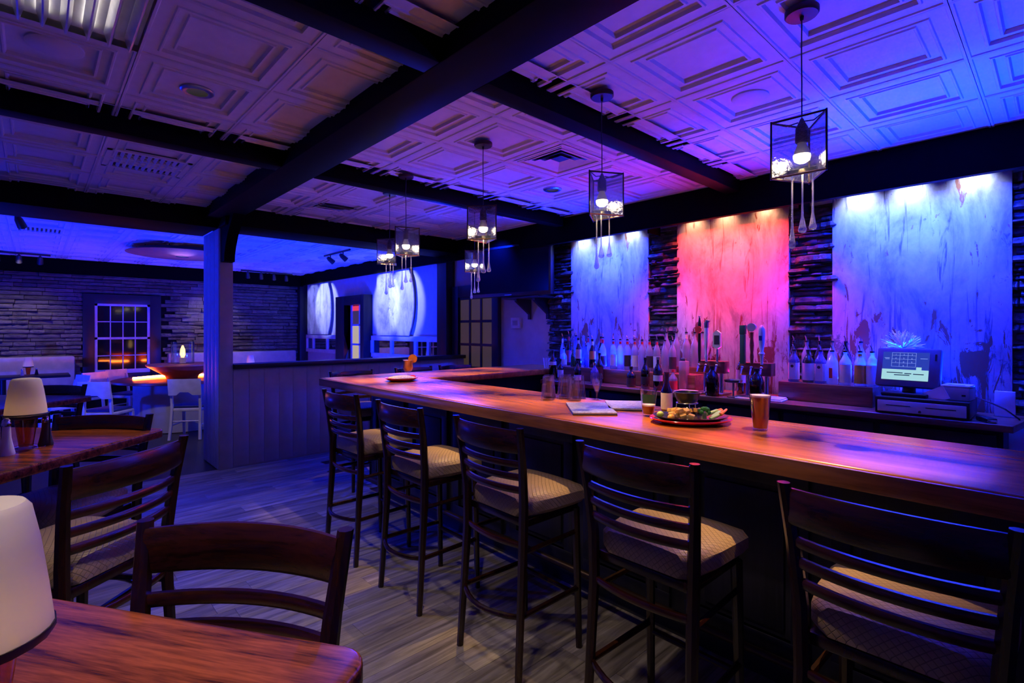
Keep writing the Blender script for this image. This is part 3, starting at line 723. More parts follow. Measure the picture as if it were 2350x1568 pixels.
def stool(x, y, face, label, group):
    """x, y: centre of the seat; face: direction the sitter looks, degrees"""
    r = math.radians(face)
    if not stool_used[0]:
        stool_used[0] = True; stool0.location = (x, y, 0); stool0.rotation_euler = (0, 0, r); stool0['label'] = label; stool0['group'] = group; return stool0
    return dup(stool0, (x, y, 0), r, label, group)
GS = 'bar stools along the bar front'
for y, a, lb in ((3.43, 2, 'bar stool at the far end of the bar front, beside the half wall'), (2.64, 0, 'second bar stool from the half wall, before the bar front'), (1.84, -1, 'middle bar stool of the five, in front of the menus'),
                 (1.04, 0, 'bar stool below the platter and the full beer'), (0.30, 0, 'bar stool nearest the viewer at the right edge')):
    stool(1.782, y, a, lb, GS)
GT = 'bar stools at the high tables'
stool(0.158, 1.08, 220.5, 'bar stool with its back turned out, at the nearest table', GT)
stool(0.112, 2.47, 128.4, 'bar stool seen from behind at the second high table', GT)
stool(0.095, 3.16, 227, 'bar stool tucked under the far side of the second table', GT)
stool(-0.045, 5.238, 227, 'dark bar stool at the third high table, before the white chairs', GT)
GF = 'bar stools on the far side of the bar'
for x, lb in ((2.46, 'bar stool behind the left bar corner, only its top rail showing'), (3.22, 'bar stool behind the bar return, right of the cocktail'), (3.82, 'bar stool behind the bar return, before the glass door')):
    stool(x, 4.90, 270, lb, GF)

# ================================================================ HIGH TABLES
def high_table(cx, cy, rz, label, size=.95):
    t_ = thing('high_table', label, 'table', (cx, cy, 0), rz, 'square high tables')
    h = size / 2
    poly = [(-h, -h), (h, -h), (h, h), (-h, h)]
    rp = []
    for (x, y), a0 in zip([(h - .05, h - .05), (-h + .05, h - .05), (-h + .05, -h + .05), (h - .05, -h + .05)], (0, 90, 180, 270)):
        for i in range(6): rp.append((x + .05 * math.cos(math.radians(a0 + i * 18)), y + .05 * math.sin(math.radians(a0 + i * 18))))
    bm_ = bevel_poly(rp, 1.028, 1.07, 'table_top', 'table_oak', t_, .008)
    MB().lathe([(.30, 0), (.30, .015), (.12, .03), (.045, .06), (.045, 1.0), (.12, 1.015), (.12, 1.028)], 16).build('pedestal', 'black_paint', t_)
    return t_
high_table(-.26, .884, math.radians(123.3 - 0), 'oak high table in the near left corner')
high_table(-.17, 3.16, math.radians(135), 'oak high table with candle lamp and salt shaker')
high_table(-.33, 5.13, math.radians(135), 'dark high table beyond the lamp, third from the viewer')

# ================================================================ CANDLE LAMPS
def candle_lamp(x, y, z, label, caddy=False):
    t_ = thing('candle_lamp', label, 'candle lamp', (x, y, z), 0, 'candle lamps with frosted shades')
    MB().lathe([(.062, 0), (.066, .004), (.066, .008), (.03, .012), (.025, .014)], 20).build('base', 'clear_glass', t_)
    MB().lathe([(.024, .012), (.026, .03), (.034, .09), (.040, .138)], 16).build('amber_cup', 'amber_cup', t_)
    MB().lathe([(.040, .128), (.070, .134), (.073, .140), (.073, .146), (.040, .142)], 20, cap=False).build('collar', 'black_paint', t_)
    MB().lathe([(.071, .146), (.066, .19), (.058, .25), (.050, .292), (.044, .300), (.020, .303), (.001, .303), (.001, .300), (.043, .296), (.048, .290), (.056, .25), (.064, .19), (.069, .146)], 24, cap=False).build('shade', 'frosted_shade', t_)
    MB().lathe([(0.002, .148), (.009, .152), (.010, .160), (.006, .172), (.001, .182)], 10).build('flame', 'flame', t_)
    if caddy:
        MB().tube(arc((0, 0), .075, 0, 2 * PI, 16, .15)[:-1], .003, 6, True).tube([(.075, 0, .004), (.075, 0, .15)], .003, 6).tube([(-.075, 0, .004), (-.075, 0, .15)], .003, 6).build('wire_caddy', 'black_paint', t_)
    return t_
candle_lamp(-.052, .876, 1.07, 'candle lamp cut by the left edge on the nearest table')
candle_lamp(-.028, 3.03, 1.07, 'candle lamp in a wire caddy on the second high table', True)
candle_lamp(-.085, 12.15, .80, 'small glowing candle lamp on the banquette table')
candle_lamp(2.98, 10.45, .80, 'small candle lamp seen over the half wall')
def shaker(x, y, z, label, mat='salt', h=.115):
    t_ = thing('shaker', label, 'shaker', (x, y, z), .3, 'salt and pepper shakers')
    MB().lathe([(.026, 0), (.027, .006), (.022, .03), (.015, .07), (.013, h * .78)], 12).build('body', mat, t_)
    MB().lathe([(.0145, h * .78), (.0155, h * .84), (.013, h * .95), (.006, h)], 12).build('cap', 'chrome', t_)
shaker(-.085, 2.924, 1.07, 'white salt shaker in front of the amber candle lamp', 'salt', .15)
shaker(.035, 3.06, 1.07, 'dark pepper shaker beside the amber candle lamp', 'pepper', .13)
shaker(-.16, 12.05, .80, 'pale shaker left of the banquette lamp', 'salt')
shaker(.02, 12.1, .80, 'dark shaker right of the banquette lamp', 'pepper')

# ================================================================ FAR ROOM
def banquette(x0, x1, label):
    t_ = thing('banquette', label, 'bench', ((x0 + x1) / 2, 12.75, 0), 0, 'banquettes along the stone wall')
    h = (x1 - x0) / 2
    MB().box(-h, h, -.35, .22, .05, .34, .01).build('plinth', 'black_paint', t_)
    MB().box(-h, h, -.38, .10, .34, .48, .04).build('seat', 'vinyl_beige', t_)
    MB().box(-h, h, .06, .22, .46, 1.08, .04).build('backrest', 'vinyl_beige', t_)
banquette(-2.2, .56, 'pink lit banquette left of the window')
banquette(2.05, 4.7, 'lilac lit banquette seen over the half wall')
def low_table(cx, cy, sx, sy, label):
    t_ = thing('dining_table', label, 'table', (cx, cy, 0), 0, 'dark dining tables')
    MB().box(-sx / 2, sx / 2, -sy / 2, sy / 2, .765, .80, .008).build('table_top', 'black_paint', t_)
    MB().lathe([(.26, 0), (.26, .02), (.05, .05), (.05, .765)], 14).build('pedestal', 'black_paint', t_)
low_table(-.40, 12.0, 1.7, .72, 'dark dining table before the pink banquette')
low_table(3.2, 10.3, .8, .8, 'dark dining table hidden behind the half wall')
def make_chair():
    t_ = thing('dining_chair', 'x', 'chair', (0, 0, 0), 0, 'white dining chairs')
    MB().box(-.20, .21, -.205, .205, .40, .445, .01).build('seat_frame', 'chair_white', t_)
    MB().box(-.185, .20, -.19, .19, .445, .485, .018).build('seat_pad', 'blue_vinyl', t_)
    for s in (-1, 1):
        MB().sweep([[(x - .016, s * y - .016, z), (x + .016, s * y - .016, z), (x + .016, s * y + .016, z), (x - .016, s * y + .016, z)] for x, y, z in ((-.25, .20, 0), (-.215, .19, .22), (-.195, .185, .45), (-.215, .185, .66), (-.25, .185, .80))]).build('back_post', 'chair_white', t_)
        MB().sweep([[(x - h, s * .185 - h, z), (x + h, s * .185 - h, z), (x + h, s * .185 + h, z), (x - h, s * .185 + h, z)] for x, z, h in ((.20, 0, .013), (.19, .41, .02))]).build('leg', 'chair_white', t_)
    pan = MB(); secs = []
    for i in range(9):
        u = -1 + i / 4; y = u * .215; x = -.245 - .03 * (1 - u * u); lo = .64 + (.045 if abs(u) < .35 else 0)
        secs.append([(x, y, lo), (x + .018, y, lo), (x - .015, y, .875), (x - .033, y, .875)])
    pan.sweep(secs).build('back_panel', 'chair_white', t_)
    for s in (-1, 1): MB().tube([(-.215, s * .19, .2), (.195, s * .185, .2)], .010, 6).build('side_stretcher', 'chair_white', t_)
    MB().tube([(-.205, -.19, .26), (-.205, .19, .26)], .010, 6).build('rear_stretcher', 'chair_white', t_)
    return t_
ch0 = make_chair()
ch0.location = (1.60 + .2 * .52, 8.62 + .2 * .85, 0); ch0.rotation_euler = (0, 0, math.radians(58)); ch0['label'] = 'white dining chair against the pale post, before the copper bar'
GC = 'white dining chairs'
dup(ch0, (.76, 9.12, 0), math.radians(48), 'white dining chair in front of the window, left of the copper bar', GC)
dup(ch0, (.58, 11.2, 0), math.radians(125), 'white dining chair with a blue lit back, left of the window', GC)
dup(ch0, (1.22, 11.2, 0), math.radians(-50), 'white dining chair right behind the glowing rim of the copper bar', GC)
dup(ch0, (.30, 10.25, 0), math.radians(200), 'white dining chair half hidden beside the banquette table', GC)
# round copper bar with a raised bowl tier
RX, RY = 1.78, 9.9
rb = thing('copper_bar', 'round copper topped bar with glowing orange strips', 'bar', (RX, RY, 0))
MB().lathe([(.66, 0), (.66, .72), (.6, .74)], 40).build('drum', 'board_grey', rb)
MB().lathe([(.60, .735), (.90, .745), (.94, .755), (.94, .785), (.92, .79), (.1, .79)], 48).build('lower_top', 'copper_dark', rb)
MB().lathe([(.22, .79), (.24, .83), (.44, .96), (.50, 1.0), (.50, 1.02), (.4, 1.022), (.0, 1.022)], 48).build('upper_bowl', 'copper', rb)
MB().tube([(1.14 - RX, 10.06 - RY, .808), (1.42 - RX, 10.22 - RY, .808), (1.69 - RX, 10.33 - RY, .808)], .016, 8).build('neon_strip', 'neon', rb)
MB().tube([(1.98 - RX, 10.22 - RY, .808), (2.16 - RX, 10.05 - RY, .808)], .016, 8).build('neon_strip', 'neon', rb)
hc = thing('hurricane_candle', 'glass hurricane vase with a burning candle on the copper bar', 'candle', (RX, RY - .03, 1.022))
MB().lathe([(.16, .0), (.165, .01), (.165, .36), (.161, .36), (.161, .012), (0, .012)], 20).build('vase', 'clear_glass', hc)
MB().lathe([(.045, .012), (.045, .10), (.0, .10)], 14).build('candle', 'candle_wax', hc)
MB().lathe([(.018, .10), (.040, .15), (.035, .23), (.01, .30)], 12).build('flame', 'hurricane_flame', hc)
cd = thing('ceiling_disc', 'hanging copper disc under a dark drum above the round bar', 'ceiling fixture', (RX, RY, 0))
MB().lathe([(0, 2.785), (.10, 2.785), (.12, 2.79), (.68, 2.80), (.76, 2.815), (.76, 2.822), (.7, 2.83), (0, 2.83)], 48).build('disc', 'copper', cd)
MB().lathe([(0, 2.780), (.09, 2.780), (.09, 2.786)], 20).build('hub', 'black_paint', cd)
MB().lathe([(.60, 2.83), (.60, 2.885), (.58, 2.885), (.58, 2.83)], 40, cap=False).build('drum', 'black_paint', cd)
for k in range(6): MB().tube([(.5 * math.cos(k * PI / 3), .5 * math.sin(k * PI / 3), 2.82), (.5 * math.cos(k * PI / 3), .5 * math.sin(k * PI / 3), 2.95)], .01, 6).build('hanger', 'black_paint', cd)
# track lights
def track(p0, p1, n, label, aim):
    p0, p1 = Vector(p0), Vector(p1); c = (p0 + p1) / 2
    t_ = thing('track_light', label, 'track light', (c.x, c.y, 0), 0, 'track lights on the far ceiling')
    b = MB().tube([(p0.x - c.x, p0.y - c.y, 2.885), (p1.x - c.x, p1.y - c.y, 2.885)], .018, 6); b.build('track', 'black_paint', t_)
    for k in range(n):
        p = p0.lerp(p1, (k + .5) / n) - c
        a = Vector(aim).normalized()
        q = Vector((p.x, p.y, 2.79))
        h = MB().tube([(p.x, p.y, 2.88), (p.x, p.y, 2.80)], .010, 6).tube([q - a * .07, q - a * .03, q + a * .07], [.022, .038, .045], 10).build('lamp_head', 'black_paint', t_)
track((3.3, 12.25, 0), (4.45, 12.4, 0), 4, 'four head track light before the far stone wall', (.2, .5, -.9))
track((3.75, 7.9, 0), (3.75, 8.9, 0), 2, 'track light aimed at the bowed panel by the pendants', (.8, 0, -.6))
track((-.6, 12.1, 0), (.2, 12.15, 0), 3, 'track light above the pink banquette', (0, .6, -.8))
track((-.3, 8.0, 0), (.05, 7.9, 0), 1, 'single black spotlight under the beam at the left edge', (.3, .6, -.7))

# ================================================================ CEILING FIXTURES
def disc(x, y, r, label, mat='ceiling_white', lens=None, group='round ceiling fixtures'):
    t_ = thing('ceiling_downlight' if lens else 'ceiling_speaker', label, 'downlight' if lens else 'speaker', (x, y, CZ + .026), 0, group)
    MB().lathe([(r, 0), (r, -.008), (r * .86, -.016), (r * (.62 if lens else 0), -.014)], 24, cap=False).build('trim_ring', mat, t_)
    if lens: MB().lathe([(0, -.004), (r * .62, -.004), (r * .62, -.014)], 20, cap=False).build('lens', lens, t_)
disc(.071, 3.273, .11, 'flat round ceiling speaker just below the louvred light')
disc(.673, 3.338, .085, 'round downlight with a dark rim over the dining side', 'steel', 'downlight_lens')
disc(.058, 5.071, .11, 'flat round ceiling speaker between the two left cross beams')
disc(.674, 6.265, .09, 'round downlight by the wide beam left of the post', 'steel', 'downlight_lens')
disc(3.647, 3.346, .09, 'round dark rimmed downlight above the blue panel', 'steel', 'downlight_lens')
disc(3.05, 1.239, .10, 'flat round ceiling speaker over the bar, right of centre')
def diffuser(x, y, s, label):
    t_ = thing('air_vent', label, 'air vent', (x, y, CZ + .012), 0, 'square ceiling air vents')
    MB().box(-s, s, -s, s, .004, .010).build('backing', 'black_paint', t_)
    for k in range(4):
        r = s * (1 - .22 * k); r2 = r - s * .13; b = MB(); vs = []; fs = []
        for q, z in ((r, -.012), (r2, .004)):
            vs += [(-q, -q, z), (q, -q, z), (q, q, z), (-q, q, z)]
        for i in range(4): fs.append((i, (i + 1) % 4, 4 + (i + 1) % 4, 4 + i))
        b.add(vs, fs).build('louvre_ring', 'ceiling_white', t_)
diffuser(3.03, 2.70, .26, 'square stepped air vent above the bar')
diffuser(2.36, 5.62, .27, 'square air vent beside the pendants before the half wall')
def grille(x, y, sx, sy, label):
    t_ = thing('air_vent', label, 'air vent', (x, y, CZ + .012), 0, 'ceiling air vents')
    MB().box(-sx, sx, -sy, sy, .004, .010).build('backing', 'black_paint', t_)
    MB().box(-sx, sx, -sy, -sy + .03, -.012, .004).box(-sx, sx, sy - .03, sy, -.012, .004).box(-sx, -sx + .03, -sy, sy, -.012, .004).box(sx - .03, sx, -sy, sy, -.012, .004).build('frame', 'ceiling_white', t_)
    for k in range(11):
        MB().box(-.012, .012, -sy + .03, sy - .03, -.010, -.006, 0, Matrix.Translation((-sx + .06 + k * (2 * sx - .12) / 10, 0, 0)) @ Matrix.Rotation(.6, 4, 'Y')).build('slat', 'ceiling_white', t_)
grille(.66, 5.03, .27, .26, 'slatted air vent behind the left cross beam')
grille(.05, 9.3, .28, .26, 'slatted air vent in the bright far ceiling')
# louvred troffer, mostly above the frame
tf = thing('louvre_light', 'louvred metal ceiling light at the top left edge', 'ceiling light', (.06, 2.715, CZ), 0)
MB().box(-.30, .30, -.30, .30, .030, .036).build('backing', 'white_paint', tf)
for k in range(8):
    x = -.262 + k * .0749
    MB().prism([(x - .003, -.038), (x + .003, -.038), (x + .020, .022), (x - .020, .022)], -.285, .25, 'y').build('blade', 'louvre_metal', tf)
for k in range(3):
    MB().tube([(-.187 + k * .1498, -.27, .016), (-.187 + k * .1498, .24, .016)], .010, 8).build('tube', 'troffer_tube', tf)

# ================================================================ PENDANTS
def make_pendant():
    t_ = thing('pendant_lamp', 'x', 'pendant lamp', (0, 0, 0), 0, 'glass pendant lamps over the bar')
    R = .118; zt, zb = 2.452, 2.218
    V = [(R * math.cos(a), R * math.sin(a)) for a in (0, 2 * PI / 3, 4 * PI / 3)]
    can = MB().lathe([(.065, CZ + .005), (.065, CZ - .014), (.060, CZ - .020), (.008, CZ - .022), (.006, CZ - .04)], 24).build('canopy', 'bronze', t_)
    MB().tube([(0, 0, CZ - .02), (.003, .002, 2.75), (0, 0, 2.60), (0, 0, zt - .02)], .0028, 6).build('cord', 'cord', t_)
    MB().lathe([(.006, zt + .01), (.012, zt - .005), (.024, zt - .03), (.026, zt - .085), (.022, zt - .092)], 14).build('socket', 'bronze', t_)
    bu = MB().lathe([(.016, zt - .09), (.018, zt - .10), (.028, zt - .125), (.0325, zt - .142)], 14, cap=False).build('bulb', 'bulb_frost', t_)
    MB().lathe([(.0325, zt - .142), (.033, zt - .150), (.029, zt - .165), (.015, zt - .175), (.001, zt - .178)], 14, cap=False).build('lens', 'bulb', bu)
    for i in range(3):
        a, c = V[i], V[(i + 1) % 3]
        d = Vector((c[0] - a[0], c[1] - a[1], 0)).normalized(); n = Vector((d.y, -d.x, 0)); e = .004
        P = [(a[0] + d.x * e, a[1] + d.y * e), (c[0] - d.x * e, c[1] - d.y * e)]
        MB().prism([P[0], P[1], (P[1][0] + n.x * .003, P[1][1] + n.y * .003), (P[0][0] + n.x * .003, P[0][1] + n.y * .003)], zb + .004, zt - .004).build('glass_pane', 'seeded_glass', t_)
        MB().tube([(a[0], a[1], zb - .006), (a[0], a[1], zt + .006)], .0042, 6).build('post', 'bronze', t_)
        MB().tube([(a[0], a[1], zt), (c[0], c[1], zt)], .0045, 6).build('top_bar', 'bronze', t_)
        MB().tube([(a[0], a[1], zb), (c[0], c[1], zb)], .0045, 6).build('bottom_bar', 'brass', t_)
        MB().tube([(a[0], a[1], zt), (a[0] * .5, a[1] * .5, zt - .018), (a[0] * .12, a[1] * .12, zt - .006)], .003, 6).build('brace', 'bronze', t_)
    MB().box(-.004, .004, -.055, .055, zb + .010, zb + .034).build('drop_plate', 'black_paint', t_)
    for x, y, L, r in ((-.006, .035, .31, .015), (.010, .0, .245, .018), (-.006, -.042, .24, .016)):
        z0 = zb + .012
        MB().lathe([(.0035, 0), (.0035, -L * .45), (.0048, -L * .7), (r * .75, -L * .88), (r, -L * .94), (r * .8, -L * .98), (.001, -L)], 10, x, y, z0).build('crystal_drop', 'crystal', t_)
    return t_
pend0 = make_pendant()
PL = [(2.345, .742, 4, 'glass pendant lamp nearest the viewer, over the bar'), (2.345, 1.773, 62, 'second glass pendant lamp from the viewer, before the left blue panel'),
      (2.345, 2.821, 40, 'third glass pendant lamp from the viewer, before the television'), (2.345, 3.862, 70, 'glass pendant lamp right of the smaller one, over the bar corner'),
      (2.52, 4.45, 30, 'leftmost glass pendant lamp, over the plate of food'), (3.575, 4.45, 48, 'small glass pendant lamp in front of the glass door')]
for k, (x, y, a, lb) in enumerate(PL):
    if k == 0: pend0.location = (x, y, 0); pend0.rotation_euler = (0, 0, math.radians(a)); pend0['label'] = lb
    else: dup(pend0, (x, y, 0), math.radians(a), lb)
    spot('pendant_beam', (x, y, 2.268), (x, y, 1.0), (1.0, 0.58, 0.20), 270, 62, 0.7, 0.006)

# ================================================================ TELEVISION AND WALL BITS
tv = thing('television', 'big black television on a wall shelf', 'television', (4.62, 5.0, 2.36), math.radians(96), )
MB().box(-.70, .70, -.04, .04, -.34, .34, .012).build('cabinet', 'black_plastic', tv)
MB().box(-.67, .67, .036, .042, -.29, .31).build('screen', 'tv_glass', tv)
MB().box(-.06, .06, .038, .044, -.325, -.315).build('badge', 'steel', tv)
sh = thing('wall_shelf', 'dark shelf on two angled brackets under the television', 'shelf', (4.98, 4.86, 1.99), 0)
MB().box(-.34, .0, -.36, .34, 0, .03, .004).build('board', 'black_paint', sh)
for y in (-.22, .12):
    MB().prism([(0, 0), (-.28, 0), (-.28, -.03), (-.03, -.20), (-.03, -.27), (0, -.27)], y - .02, y + .02, 'y').build('bracket', 'black_paint', sh)
MB().box(-.10, .10, -.12, .12, .028, .034).build('tv_foot', 'black_plastic', tv).location = (0, 0, -.365)
th = thing('thermostat', 'white thermostat box on the wall left of the stone strip', 'thermostat', (4.985, 5.26, 1.66), 0)
MB().box(-.03, .014, -.09, .09, -.06, .09, .006).build('case', 'white_paint', th)
MB().box(-.034, -.029, -.05, .05, -.02, .05).build('display', 'grey_plastic', th)

# ================================================================ BOTTLES
def bottle(x, y, z, h, r, glass_, label, cap='pourer', lab=None, neck=None, sq=0.0, labz=(.12, .52), group='bottles on the back counter', shoulder=.62, nr=.30, liquid=None, cat='bottle'):
    t_ = thing('bottle', label, cat, (x, y, z), 0, group)
    sgm = 14 if not sq else 16
    prof = [(r * .9, 0), (r, .006), (r, h * shoulder * .92), (r * .93, h * shoulder), (r * .55, h * (shoulder + .12)), (r * nr, h * (shoulder + .20)), (r * nr, h * .96), (r * nr * 1.15, h * .965), (r * nr * 1.15, h)]
    MB().lathe(prof, sgm, sq=sq).build('glass', glass_, t_)
    if lab:
        k = 1.012
        MB().lathe([(r * k, h * labz[0]), (r * k, h * labz[1])], sgm, sq=sq, cap=False).build('label', lab, t_)
    if neck: MB().lathe([(r * nr * 1.2, h * .82), (r * nr * 1.25, h * .90), (r * nr * 1.2, h * .96)], 10, cap=False).build('neck_foil', neck, t_)
    if cap == 'pourer':
        p = MB().lathe([(r * nr * 1.3, h), (r * nr * 1.3, h + .012), (.004, h + .016)], 10).build('collar', 'black_plastic', t_)
        MB().tube([(0, 0, h + .012), (0, .003, h + .035), (0, .012, h + .055)], [.0055, .005, .004], 8).build('spout', 'chrome', t_)
    elif cap: MB().lathe([(r * nr * 1.25, h - .02), (r * nr * 1.25, h + .006), (0, h + .007)], 10).build('cap', cap, t_)
    return t_
ORD = ['first', 'second', 'third', 'fourth', 'fifth', 'sixth', 'seventh', 'eighth', 'ninth', 'tenth', 'eleventh']
RZ = 1.15
# row of clear spirits with red neck foil
GV = 'clear spirit bottles with red necks'
for k, y in enumerate((3.369, 3.277, 3.187, 3.094, 3.004, 2.915, 2.829, 2.739, 2.652)):
    bottle(4.66, y, RZ, .315, .036, 'bottle_clear', 'clear spirit bottle with red neck foil in the back row, %s from the left' % ORD[k], 'pourer', 'label_white' if k % 3 == 0 else ('label_dark' if k % 3 == 2 else None), 'foil_red' if k < 7 else None, 0, (.12, .5), GV, .70)
GU = 'tall clear bottles left of the taps'
for k, (y, nk) in enumerate(((2.80, None), (2.69, None), (2.58, 'label_cream'), (2.49, None), (2.41, None))):
    bottle(4.80, y, RZ + .06, .335, .038, 'bottle_clear', 'tall clear bottle behind the red drink, %s from the left' % ORD[k], 'pourer', None, nk, 0, (.1, .5), GU, .66)
GL = 'mixed bottles at the left end of the back counter'
left = [(4.45, 4.08, 1.0, .335, .045, 'bottle_dark', 'black_plastic', 'label_white', None, (.50, .62), 'big dark wine bottle beside the straws'),
        (4.75, 4.19, RZ, .33, .030, 'bottle_clear', 'pourer', 'label_white', 'label_white', (.1, .4), 'slim clear bottle with white neck label, far left'),
        (4.75, 4.09, RZ, .36, .033, 'bottle_dark', 'pourer', 'label_red', 'label_red', (.1, .5), 'tall dark bottle with a pink neck label, far left'),
        (4.75, 3.975, RZ, .35, .040, 'bottle_blue', 'pourer', None, None, (.1, .4), 'round shouldered blue bottle against the panel'),
        (4.58, 3.80, RZ, .33, .036, 'bottle_dark', 'black_plastic', 'label_cream', 'label_white', (.30, .62), 'dark bottle with two square pink labels'),
        (4.75, 3.79, RZ, .345, .030, 'bottle_clear', 'pourer', 'label_white', 'foil_red', (.1, .45), 'clear bottle behind the dark label bottle'),
        (4.66, 3.66, RZ, .31, .040, 'bottle_dark', 'pourer', 'label_gold', 'label_cream', (.30, .60), 'dark liqueur bottle with a round gold label'),
        (4.70, 3.54, RZ, .335, .038, 'bottle_clear', 'pourer', 'label_dark', 'foil_red', (.1, .4), 'clear bottle with red neck left of the spirit row'),
        (4.52, 3.45, 1.0, .32, .042, 'bottle_dark', 'black_plastic', 'label_dark', None, (.15, .55), 'squat dark bottle before the spirit row'),
        (4.42, 3.93, 1.0, .24, .034, 'bottle_green', 'black_plastic', 'label_white', None, (.15, .5), 'small green bottle behind the upturned glasses'),
        (4.40, 3.66, 1.0, .23, .040, 'bottle_dark', 'black_plastic', 'label_white', None, (.1, .35), 'short dark red bottle behind the upturned glasses'),
        (4.42, 3.44, 1.0, .22, .044, 'bottle_blue', 'chrome', None, None, (.1, .35), 'round blue glass flask behind the tulip glass'),
        (4.44, 2.99, 1.0, .20, .046, 'bottle_dark', 'black_plastic', 'label_dark', None, (.1, .45), 'squat black bottle on the counter before the spirit row'),
        (4.40, 2.80, 1.0, .30, .042, 'bottle_dark', 'black_plastic', 'label_dark', None, (.15, .4), 'dark champagne bottle left of the oval label one'),
        (4.40, 2.66, 1.0, .31, .044, 'bottle_dark', 'chrome', 'label_white', None, (.28, .46), 'dark champagne bottle with a pale oval label'),
        (4.40, 2.50, 1.0, .20, .040, 'bottle_clear', 'foil_red', 'label_red', None, (.1, .5), 'small clear bottle with a red cap and framed label'),
        (4.58, 4.02, RZ, .20, .036, 'bottle_clear', 'pourer', 'label_white', None, (.1, .4), 'short clear bottle in the left cluster'),
        (4.60, 3.89, RZ, .22, .034, 'bottle_green', 'chrome', 'label_green', None, (.1, .5), 'short green bottle in the left cluster'),
        (4.60, 3.70, RZ + .0, .24, .028, 'bottle_blue', 'pourer', None, None, (.1, .4), 'slim blue bottle in the left cluster'),
        (4.82, 3.66, RZ, .34, .034, 'bottle_dark', 'pourer', 'label_gold', 'foil_red', (.1, .4), 'rear dark bottle with a red neck against the left panel')]
for x, y, z, h, r, g, cp, lb, nk, lz, label in left:
    bottle(x, y, z, h, r, g, label, cp, lb, nk, 0, lz, GL)
GR = 'square shouldered bottles beside the register'
rf = [(1.522, 'bottle_blue', 'label_white', 1.0, 'square gin bottle with a tall white label'), (1.414, 'bottle_green', 'label_white', 0, 'green bottle with a wide pale label'), (1.325, 'bottle_blue', 'label_white', 1.0, 'second square gin bottle with a narrow white label'),
      (1.242, 'bottle_clear', None, 0, 'clear gin bottle with a red figure on its front'), (1.152, 'bottle_clear', 'label_cream', 0, 'clear rum bottle with a dark edged label'), (1.054, 'bottle_clear', 'label_gold', 0, 'clear tequila bottle with an orange label'), (0.976, 'bottle_clear', 'label_white', 0, 'clear bottle right beside the register screen')]
for k, (y, g, lb, sq, label) in enumerate(rf):
    t_ = bottle(4.62, y, RZ, .255, .041, g, label, 'pourer', lb, 'label_gold' if k == 5 else None, sq, (.08, .62), GR, .72, .32)
    if k == 3: MB().box(-.043, -.040, -.012, .012, .05, .13).build('figure_label', 'label_red', t_)
    if k in (0, 2): MB().lathe([(0, -.0), (.012, 0), (.012, .002)], 12).build('crest', 'label_dark', t_).matrix_local = Matrix.Translation((-.043, 0, .13)) @ Matrix.Rotation(-PI / 2, 4, 'Y')
for k, y in enumerate((1.581, 1.482, 1.383, 1.29, 1.194, 1.09)):
    bottle(4.80, y, RZ, .325, .038, 'bottle_clear' if k % 2 else 'bottle_dark', 'bottle in the rear row beside the register, %s from the left' % ORD[k], 'pourer', 'label_white' if k == 2 else None, None, 0, (.1, .4), 'rear row bottles beside the register', .70)
bottle(4.62, 1.955, 1.0, .36, .042, 'bottle_dark', 'dark bottle with a blue white label between the two tap towers', 'black_plastic', 'label_white', None, 0, (.30, .62), 'bottles on the back counter', .66)
# red drink carafe and blue box beside the taps
rd = thing('drink_carafe', 'clear carafe of red drink left of the beer taps', 'carafe', (4.55, 2.47, 1.0), 0)
MB().box(-.035, .035, -.038, .038, 0, .28, .008).build('glass', 'bottle_clear', rd)
MB().box(-.030, .030, -.033, .033, .01, .20).build('drink', 'label_red', rd)
MB().box(-.022, .022, -.022, .022, .28, .31, .004).build('lid', 'chrome', rd)
st = thing('straw_holder', 'bundle of white straws in a dark cup', 'straws', (4.52, 4.24, 1.0), 0)
MB().lathe([(.035, 0), (.04, .12), (.037, .12), (.033, .005), (0, .005)], 14).build('cup', 'black_plastic', st)
for k in range(9):
    a = k * 2.4; MB().tube([(.012 * math.cos(a), .012 * math.sin(a), .01), (.045 * math.cos(a), .045 * math.sin(a), .24)], .003, 5).build('straw', 'white_paint', st)

